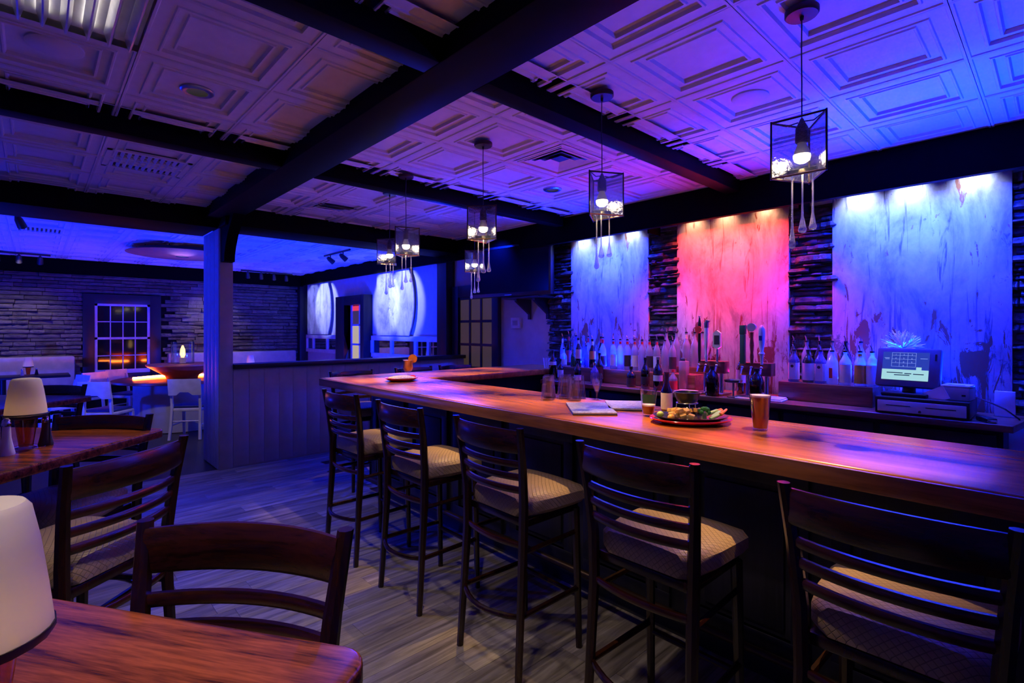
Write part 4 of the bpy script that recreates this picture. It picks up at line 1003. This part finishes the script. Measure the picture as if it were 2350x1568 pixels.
# ================================================================ BEER TAPS
def tower(y0, y1, label, handles):
    yc = (y0 + y1) / 2; h = (y1 - y0) / 2
    t_ = thing('beer_tap_tower', label, 'beer taps', (4.50, yc, 1.0), 0, 'beer tap towers')
    MB().box(-.05, .05, -h, h, .19, .30, .006).build('head', 'tap_wood', t_)
    for s in (-1, 1): MB().lathe([(.03, 0), (.02, .02), (.018, .19)], 12, 0, s * h * .6, 0).build('column', 'chrome', t_)
    MB().box(-.12, .08, -h - .01, h + .01, .0, .018, .003).build('drip_tray', 'steel', t_)
    for (y, kind) in handles:
        dy = y - yc
        MB().tube([(-.05, dy, .25), (-.09, dy, .25), (-.115, dy, .20)], [.013, .011, .008], 8).ball((-.085, dy, .262), .014, 8, 6).build('faucet', 'chrome', t_)
        b = MB(); z = .29; X = -.075
        if kind == 'black_badge':
            b.lathe([(.010, 0), (.014, .10), (.013, .30), (.016, .34), (.012, .36), (.006, .40)], 12, X, dy, z); hd = b.build('tap_handle', 'black_plastic', t_)
            MB().tube([(X - .018, dy, z + .29), (X - .026, dy, z + .29)], .032, 14).build('badge', 'label_red', hd)
            MB().ball((X, dy, z + .41), .010, 8, 6).build('finial', 'chrome', hd)
        elif kind == 'white_taper':
            b.lathe([(.010, 0), (.012, .03), (.018, .05), (.012, .07), (.014, .12), (.022, .24), (.018, .31)], 14, X, dy, z); hd = b.build('tap_handle', 'white_paint', t_)
            MB().tube([(X, dy, z + .30), (X, dy, z + .345), (X, dy - .012, z + .37), (X, dy - .03, z + .365)], [.018, .022, .022, .012], 10).build('hook_top', 'blue_grey_plastic', hd)
        elif kind == 'sign':
            b.lathe([(.010, 0), (.008, .12)], 10, X, dy, z); hd = b.build('tap_handle', 'chrome', t_)
            MB().prism([(dy - .035, z + .14), (dy, z + .115), (dy + .035, z + .14), (dy + .035, z + .26), (dy, z + .285), (dy - .035, z + .26)], X - .012, X + .012, 'x').build('sign', 'label_cream', hd)
            MB().box(X - .015, X - .011, dy - .022, dy + .022, z + .16, z + .24).build('picture', 'label_dark', hd)
        elif kind == 'dark_column':
            b.box(X - .018, X + .018, dy - .020, dy + .020, z, z + .25, .004).box(X - .02, X + .02, dy - .024, dy + .024, z + .25, z + .33, .006); hd = b.build('tap_handle', 'label_green', t_)
        elif kind == 'carved':
            b.lathe([(.010, 0), (.016, .06), (.012, .10), (.018, .16), (.013, .22), (.016, .27)], 12, X, dy, z); hd = b.build('tap_handle', 'tap_wood', t_)
            MB().tube([(X - .012, dy, z + .31), (X + .012, dy, z + .31)], .036, 16).build('disc_top', 'grey_plastic', hd)
        else:
            b.lathe([(.010, 0), (.014, .07), (.026, .09), (.014, .11), (.022, .17), (.027, .26), (.024, .30), (.012, .325), (0, .33)], 16, X, dy, z); hd = b.build('tap_handle', 'white_paint', t_)
            MB().box(X - .0275, X - .024, dy - .012, dy + .012, z + .20, z + .24).build('badge', 'blue_vinyl', hd)
tower(2.03, 2.28, 'left beer tap tower with a white curved handle', ((2.25, 'black_badge'), (2.185, 'white_taper'), (2.085, 'sign')))
tower(1.64, 1.90, 'right beer tap tower with a fat white handle', ((1.86, 'dark_column'), (1.785, 'carved'), (1.705, 'white_fat')))
def growler(x, y, label):
    t_ = thing('growler', label, 'growler', (x, y, 1.0), 0, 'dark growlers under the taps')
    MB().lathe([(.05, 0), (.058, .01), (.058, .15), (.045, .19), (.02, .22), (.02, .25)], 16).build('glass', 'stout', t_)
    MB().lathe([(.024, .24), (.024, .262), (0, .263)], 12).build('cap', 'black_plastic', t_)
growler(4.36, 2.10, 'dark growler in front of the left tap tower')
growler(4.36, 1.72, 'dark growler in front of the right tap tower')
ped = thing('glass_stand', 'small tray on a stem before the bottle between the taps', 'stand', (4.40, 1.93, 1.0), 0)
MB().lathe([(.05, 0), (.05, .006), (.008, .012), (.008, .12), (.07, .13), (.075, .15), (.07, .15), (.065, .135), (0, .135)], 18).build('stand', 'steel', ped)
tw = thing('bar_towel', 'pale folded towel lying on the back counter edge', 'towel', (4.42, 1.72, 1.0), .1)
MB().box(-.10, .13, -.19, .17, .0, .012, .005).box(-.09, .12, -.18, .02, .012, .022, .004).build('cloth', 'paper', tw)
pp = thing('paper_stack', 'stack of papers on the back counter by the taps', 'papers', (4.40, 2.33, 1.0), -.05)
for k in range(3): MB().box(-.09, .09, -.12, .12, k * .006, k * .006 + .005, 0, Matrix.Rotation(.1 * k, 4, 'Z')).build('sheet', 'paper', pp)

# ================================================================ REGISTER
rg = thing('cash_drawer', 'wide cash drawer with a beige front under the screen', 'cash drawer', (4.33, .65, 1.0), 0)
MB().box(0, .42, -.25, .25, .004, .115, .006).build('case', 'black_plastic', rg)
MB().box(-.006, .002, -.235, .235, .015, .092, .003).build('drawer_front', 'drawer_beige', rg)
MB().box(-.008, -.005, .05, .185, .058, .063).build('slot', 'black_plastic', rg)
MB().box(-.008, -.005, -.185, -.03, .058, .063).build('slot', 'black_plastic', rg)
MB().tube([(-.010, .0, .030), (-.004, .0, .030)], .009, 10).build('lock', 'steel', rg)
for s in (-.245, -.20, .20, .245): MB().box(.05, .09, s - .01, s + .01, 0, .006).build('foot', 'rubber', rg)
mo = thing('register_screen', 'blue register touch screen with keypad on a stand', 'register', (4.50, .745, 1.115), math.radians(-6))
MB().box(-.10, .12, -.13, .13, 0, .025, .008).build('foot', 'black_plastic', mo)
MB().tube([(.03, 0, .02), (.05, 0, .10), (.03, 0, .16)], .04, 10).build('neck', 'black_plastic', mo)
tilt = Matrix.Translation((0, 0, .20)) @ Matrix.Rotation(math.radians(14), 4, 'Y')
def tbox(x0, x1, y0, y1, z0, z1, nm, mt, par, bev=0): return MB().box(x0, x1, y0, y1, z0, z1, bev, tilt).build(nm, mt, par)
hs = tbox(-.012, .05, -.185, .185, -.14, .135, 'housing', 'blue_grey_plastic', mo, .012)
scr = tbox(-.0145, -.011, -.125, .145, -.095, .105, 'screen', 'screen_blue', mo)
tbox(-.0158, -.0140, -.125, .145, -.095, -.02, 'message_field', 'screen_pale', scr)
tbox(-.0158, -.0140, -.085, -.055, -.02, .0, 'message_field', 'screen_pale', scr)
for z in (.0, .027, .054, .081, .100): tbox(-.0158, -.0142, -.05, .09, z - .0008, z + .0008, 'grid_line', 'screen_line', scr)
for y in (-.05, -.003, .044, .09): tbox(-.0158, -.0142, y - .0008, y + .0008, .0, .1, 'grid_line', 'screen_line', scr)
for y0, y1, z in ((.02, .115, -.045), (-.03, .01, -.048), (-.10, -.04, -.05), (-.02, .07, -.06)): tbox(-.0164, -.0157, y0, y1, z - .003, z + .003, 'text_line', 'screen_text', scr)
for z, s_ in ((.062, (.105, .135)), (.054, (.105, .13))): tbox(-.0158, -.0142, s_[0], s_[1], z - .0015, z + .0015, 'text_line', 'screen_line', scr)
tbox(-.0158, -.0142, -.115, -.075, .060, .063, 'text_line', 'screen_line', scr)
tbox(-.0165, -.012, -.165, -.155, .05, .095, 'card_slot', 'black_plastic', hs)
def digits():
    for r in range(4):
        for c in range(3):
            ch = '123456789*0#'[r * 3 + c]
            if ch in '*#': continue
            cu = bpy.data.curves.new('digit', 'FONT'); cu.body = ch; cu.size = .016; cu.align_x = 'CENTER'; cu.align_y = 'CENTER'
            cu.materials.append(M['screen_line'])
            tmp = bpy.data.objects.new('digit_curve', cu); COL.objects.link(tmp)
            dm = bpy.data.meshes.new_from_object(tmp); bpy.data.objects.remove(tmp, do_unlink=True)
            o = bpy.data.objects.new('digit', dm); COL.objects.link(o); o.parent = scr
            o.matrix_local = tilt @ Matrix.Translation((-.0160, .067 - .047 * c, .0865 - .027 * r)) @ Matrix(((0, 0, -1, 0), (-1, 0, 0, 0), (0, 1, 0, 0), (0, 0, 0, 1)))
digits()
pr = thing('receipt_printer', 'grey receipt printer with a white top beside the screen', 'printer', (4.50, .475, 1.115), math.radians(-4))
MB().box(-.09, .09, -.075, .075, 0, .085, .008).build('case', 'grey_plastic', pr)
MB().box(-.088, .088, -.074, .074, .085, .10, .006).build('lid', 'white_paint', pr)
MB().box(-.075, -.065, -.05, .035, .099, .102).build('paper_slot', 'black_plastic', pr)
MB().box(-.0, .13, -.001, .001, 0, .09, 0, Matrix.Translation((-.105, .02, .015)) @ Matrix.Rotation(1.3, 4, 'Z') @ Matrix.Rotation(.5, 4, 'Y')).build('card', 'paper', pr)
MB().box(-.093, -.088, -.055, -.035, .03, .042).build('button', 'black_plastic', pr)
co = thing('coral_ornament', 'white branching coral ornament behind the register screen', 'ornament', (4.80, .82, 1.0), 0)
MB().lathe([(.05, 0), (.05, .02), (.02, .05), (.015, .40), (.03, .44)], 12).build('stem', 'coral_white', co)
rc = random.Random(5); b = MB()
for k in range(46):
    a = rc.uniform(0, 2 * PI); e = math.acos(rc.uniform(0.0, 1)); R = rc.uniform(.12, .165)
    d = Vector((math.sin(e) * math.cos(a), math.sin(e) * math.sin(a), math.cos(e))); c = Vector((0, 0, .44))
    mid = c + d * R * .55 + Vector((rc.uniform(-.01, .01), rc.uniform(-.01, .01), rc.uniform(-.005, .015)))
    b.tube([c, mid, c + d * R], [.005, .004, .0025], 5)
    for q in range(2):
        d2 = (d + Vector((rc.uniform(-.6, .6), rc.uniform(-.6, .6), rc.uniform(-.3, .6)))).normalized()
        b.tube([mid, mid + d2 * .05], [.0035, .002], 5)
b.build('branches', 'coral_white', co)['kind'] = 'stuff'
cs = thing('card_stand', 'small white card holder at the right end of the counter', 'card stand', (4.72, .26, 1.0), 0)
MB().box(-.015, .015, -.05, .05, 0, .17, .003).build('holder', 'white_paint', cs)
MB().box(-.03, .03, -.055, .055, 0, .008, .002).build('foot', 'clear_glass', cs)
sc_ = thing('scanner', 'black hand scanner lying beside the cash drawer', 'scanner', (4.40, .33, 1.0), .5)
MB().box(-.07, .06, -.03, .03, 0, .03, .01).build('body', 'black_plastic', sc_)
MB().box(-.075, -.06, -.025, .025, .005, .022, .003).build('window', 'chrome', sc_)
cb = tag(MB().tube([(4.70, .40, 1.12), (4.60, .32, 1.10), (4.55, .25, 1.07), (4.60, .19, 1.01), (4.75, .17, .95)], .005, 6).build('power_cable', 'black_plastic'), 'black cable hanging off the counter end', 'cable')

# ================================================================ ON THE BAR
BT = 1.12
def pint(x, y, label, fill, h=.165, mat='beer', foam=True, dec=False):
    t_ = thing('pint_glass', label, 'glass', (x, y, BT), 0, 'pint glasses on the bar')
    MB().lathe([(.030, 0), (.031, .004), (.046, h), (.0445, h), (.0295, .012), (0, .012)], 20).build('glass', 'clear_glass', t_)
    if fill:
        r = .029 + (.0440 - .029) * fill
        MB().lathe([(.0285, .013), (r, h * fill), (0, h * fill)], 20).build('beer', mat, t_)
        if foam: MB().lathe([(r, h * fill), (r + .0006, h * fill + .008), (0, h * fill + .009)], 20).build('foam', 'foam', t_)
    if dec: MB().lathe([(.0405, h * .58), (.0447, h * .86)], 20, cap=False).build('print', 'label_green', t_)
    return t_
pint(2.426, .941, 'full pint of amber beer right of the platter', .93)
pint(2.394, 1.504, 'part empty beer glass left of the brown bottle', .36, .15)
gl = bpy.data.objects
# printed mark on the part empty glass: a short curved green band facing the stools
tg = [o for o in bpy.data.objects if o.get('label') == 'part empty beer glass left of the brown bottle'][0]
b = MB(); secs = []
for i in range(9):
    a = math.radians(165 + i * 14); secs.append([(.0395 * math.cos(a), .0395 * math.sin(a), .072), (.0400 * math.cos(a), .0400 * math.sin(a), .072), (.0442 * math.cos(a), .0442 * math.sin(a), .118), (.0437 * math.cos(a), .0437 * math.sin(a), .118)])
b.sweep(secs).build('print', 'label_green', tg)
bb_ = bottle(2.556, 1.491, BT, .225, .031, 'bottle_amber', 'brown beer bottle with a cream label behind the platter', None, 'label_cream', None, 0, (.10, .50), 'drinks on the bar', .56, .42)
MB().lathe([(.0295, 0.003), (.0295, .10), (.02, .135), (.0, .135)], 14).build('beer', 'stout', bb_)
# platter with fondue
pl = thing('platter', 'oval red platter with a dark blue plate set in it', 'platter', (2.375, 1.255, BT), math.radians(-42))
def oval(prof, sx, sy, seg=36):
    b = MB().lathe(prof, seg); b.v = [(x * sx, y * sy, z) for x, y, z in b.v]; return b
oval([(.10, 0), (.15, .006), (.195, .020), (.20, .024), (.197, .028), (.15, .014), (0, .012)], 1.0, .78).build('tray', 'red_glaze', pl)
oval([(.10, .013), (.14, .016), (.178, .034), (.182, .038), (.176, .038), (.13, .022), (0, .020)], 1.0, .76).build('plate', 'blue_glaze', pl)
ca, sa = math.cos(math.radians(-42)), math.sin(math.radians(-42))
def onp(u, v): return (2.375 + u * ca - v * sa, 1.255 + u * sa + v * ca)
fp = thing('fondue_pot', 'black fondue pot on a wire stand over a tea light', 'fondue pot', (*onp(.01, .075), BT + .022), math.radians(-42))
MB().lathe([(.030, .062), (.050, .075), (.060, .105), (.062, .118), (.064, .120), (.060, .122), (.055, .110), (0, .106)], 22).build('pot', 'black_plastic', fp)
MB().tube(arc((0, 0), .052, 0, 2 * PI, 18, .066)[:-1], .0025, 6, True).build('ring', 'steel', fp)
for k in range(3):
    a = k * 2 * PI / 3 + .4; MB().tube([(.062 * math.cos(a), .062 * math.sin(a), -.002), (.052 * math.cos(a), .052 * math.sin(a), .066)], .0025, 6).build('leg', 'steel', fp)
MB().lathe([(.020, 0), (.020, .016), (0, .017)], 14).build('tea_light', 'candle_wax', fp)
MB().lathe([(.001, .018), (.005, .024), (.004, .032), (.0005, .042)], 8).build('flame', 'flame', fp)
def lump(name, label, cat, u, v, z, mat, group, s=.016, kind='cube', k=0):
    x, y = onp(u, v); r = random.Random(k)
    if kind == 'cube': b = MB().box(-s, s, -s * .9, s * .9, -s * .8, s * .8, s * .25)
    elif kind == 'ball': b = MB().ball((0, 0, 0), s, 8, 6, 1, 1, .85)
    o = b.build(name, mat, None, (x, y, BT + z)); o.rotation_euler = (r.uniform(-.4, .4), r.uniform(-.4, .4), r.uniform(0, 3)); tag(o, label, cat, group); return o
for k, (u, v, z) in enumerate(((-.085, -.03, .040), (-.055, -.055, .040), (-.05, -.02, .040), (-.065, -.038, .064), (-.035, -.045, .062), (-.09, .005, .040), (-.07, .02, .058), (-.02, -.065, .040), (-.105, -.045, .040))):
    lump('bread_cube', 'toasted bread cube in the heap on the platter', 'bread', u, v, z, 'bread', 'bread cubes on the platter', .015, 'cube', k)
br_ = thing('broccoli', 'broccoli floret heap in front of the fondue pot', 'vegetable', (*onp(.055, -.035), BT + .024), 0)
MB().lathe([(.012, 0), (.010, .02), (.018, .03)], 8).build('stalk', 'celery', br_)
rb_ = random.Random(9); b = MB()
for k in range(26):
    a = rb_.uniform(0, 2 * PI); e = rb_.uniform(0, 1.3); b.ball((.026 * math.sin(e) * math.cos(a) * 1.25, .026 * math.sin(e) * math.sin(a) * 1.25, .028 + .022 * math.cos(e)), rb_.uniform(.008, .013), 6, 4)
fl = b.build('crown', 'broccoli', br_); fl['kind'] = 'stuff'
for k, (u, v, rz) in enumerate(((.105, -.05, .3), (.115, -.03, .6), (.10, -.012, .1))):
    x, y = onp(u, v); o = MB().box(-.035, .035, -.008, .008, -.006, .006, .003).build('celery_stick', 'celery', None, (x, y, BT + .040 + .006 * k)); o.rotation_euler = (.2, -.3, rz - .7); tag(o, 'pale green celery stick right of the broccoli', 'vegetable', 'celery sticks on the platter')
for k, (u, v, rz) in enumerate(((.140, -.02, .2), (.145, .0, .5), (.135, .018, -.2), (.15, -.035, .4))):
    x, y = onp(u, v); o = MB().tube([(-.03, 0, 0), (.03, 0, 0)], [.009, .005], 8).build('carrot_stick', 'carrot', None, (x, y, BT + .046 + .004 * k)); o.rotation_euler = (0, -.35, rz - .5); tag(o, 'orange carrot stick at the right end of the platter', 'vegetable', 'carrot sticks on the platter')
lump('lime_piece', 'bright green lime piece at the left end of the platter', 'fruit', -.15, -.0, .042, 'lime', 'fruit on the platter', .018, 'ball', 3)
lump('pear_piece', 'orange pear piece beside the lime on the platter', 'fruit', -.115, -.06, .036, 'orange_fruit', 'fruit on the platter', .018, 'ball', 4)
for k in range(8):
    u = -.07 + k * .022; lump('cracker', 'pale cracker in the row behind the fondue pot', 'cracker', u, .112 - abs(k - 4) * .004, .045, 'bread', 'crackers at the back of the platter', .013, 'cube', 40 + k)
# menus
def menu(x, y, rz, sx, sy, label, z=BT):
    t_ = thing('menu', label, 'menu', (x, y, z), rz, 'menus on the bar')
    MB().box(-sx, sx, -sy, sy, 0, .006, .002).build('back_cover', 'black_plastic', t_)
    MB().box(-sx + .003, sx - .003, -sy + .003, sy - .003, .006, .010).build('pages', 'paper', t_)
    MB().box(-sx, sx, -sy, sy, .010, .015, .002).build('front_cover', 'menu_cover', t_)
menu(2.335, 1.850, math.radians(46.5 - 90), .12, .165 + .03, 'marbled menu lying closest to the bar edge')
menu(2.585, 1.775, math.radians(40 - 90), .115, .16, 'marbled menu half behind the front one')
# tulip glass and upturned pints
tu = thing('tulip_glass', 'stemmed tulip glass standing behind the front menu', 'glass', (2.697, 2.08, BT), 0)
MB().lathe([(.032, 0), (.032, .003), (.006, .010), (.005, .045), (.016, .062), (.034, .11), (.040, .145), (.037, .175), (.0355, .175), (.038, .145), (.032, .11), (.012, .064), (0, .062)], 20).build('glass', 'clear_glass', tu)
GP = 'upturned pint glasses on the bar'
gm = MB().lathe([(.046, 0), (.046, .003), (.033, .150), (.031, .155), (0, .155), (0, .150), (.0315, .148), (.0445, 0)], 18).mesh('glass', 'clear_glass')
up = [(2.46, 2.30), (2.55, 2.37), (2.585, 2.27), (2.68, 2.33), (2.66, 2.20), (2.56, 2.16)]
for k, (x, y) in enumerate(up):
    tag(link('upturned_glass', gm, None, (x, y, BT)), 'upturned empty pint glass, %s from the left in the cluster' % ORD[k], 'glass', GP)
# cocktail and plate of food at the far corner
ck = thing('cocktail', 'orange cocktail in a curved glass with a fruit slice', 'cocktail', (2.72, 4.44, BT), 0)
MB().lathe([(.040, 0), (.039, .004), (.010, .012), (.012, .026), (.040, .05), (.052, .085), (.046, .135), (.055, .165), (.053, .165), (.044, .135), (.050, .085), (.038, .052), (0, .034)], 20).build('glass', 'clear_glass', ck)
MB().lathe([(.004, .036), (.037, .053), (.0485, .085), (.0425, .135), (.050, .158), (0, .158)], 20).build('drink', 'juice', ck)
vx, vy = .52, .85
MB().tube([(.033 - vx * .004, -.031 - vy * .004, .172), (.033 + vx * .004, -.031 + vy * .004, .172)], .044, 20).build('orange_slice', 'orange_fruit', ck)
pf = thing('food_plate', 'round red dish of golden topped food at the bar corner', 'dish', (2.42, 4.06, BT), .4)
oval([(.09, 0), (.12, .006), (.155, .024), (.158, .030), (.152, .030), (.115, .014), (0, .012)], 1.0, .9).build('dish', 'red_glaze', pf)
for s in (-1, 1): MB().tube([(s * .150, -.035, .026), (s * .178, -.02, .030), (s * .178, .02, .030), (s * .150, .035, .026)], .006, 8).build('handle', 'red_glaze', pf)
oval([(.132, .020), (.125, .032), (.08, .042), (.03, .046), (0, .046)], 1.0, .9).build('food', 'topping', pf)
bpy.context.view_layer.update()
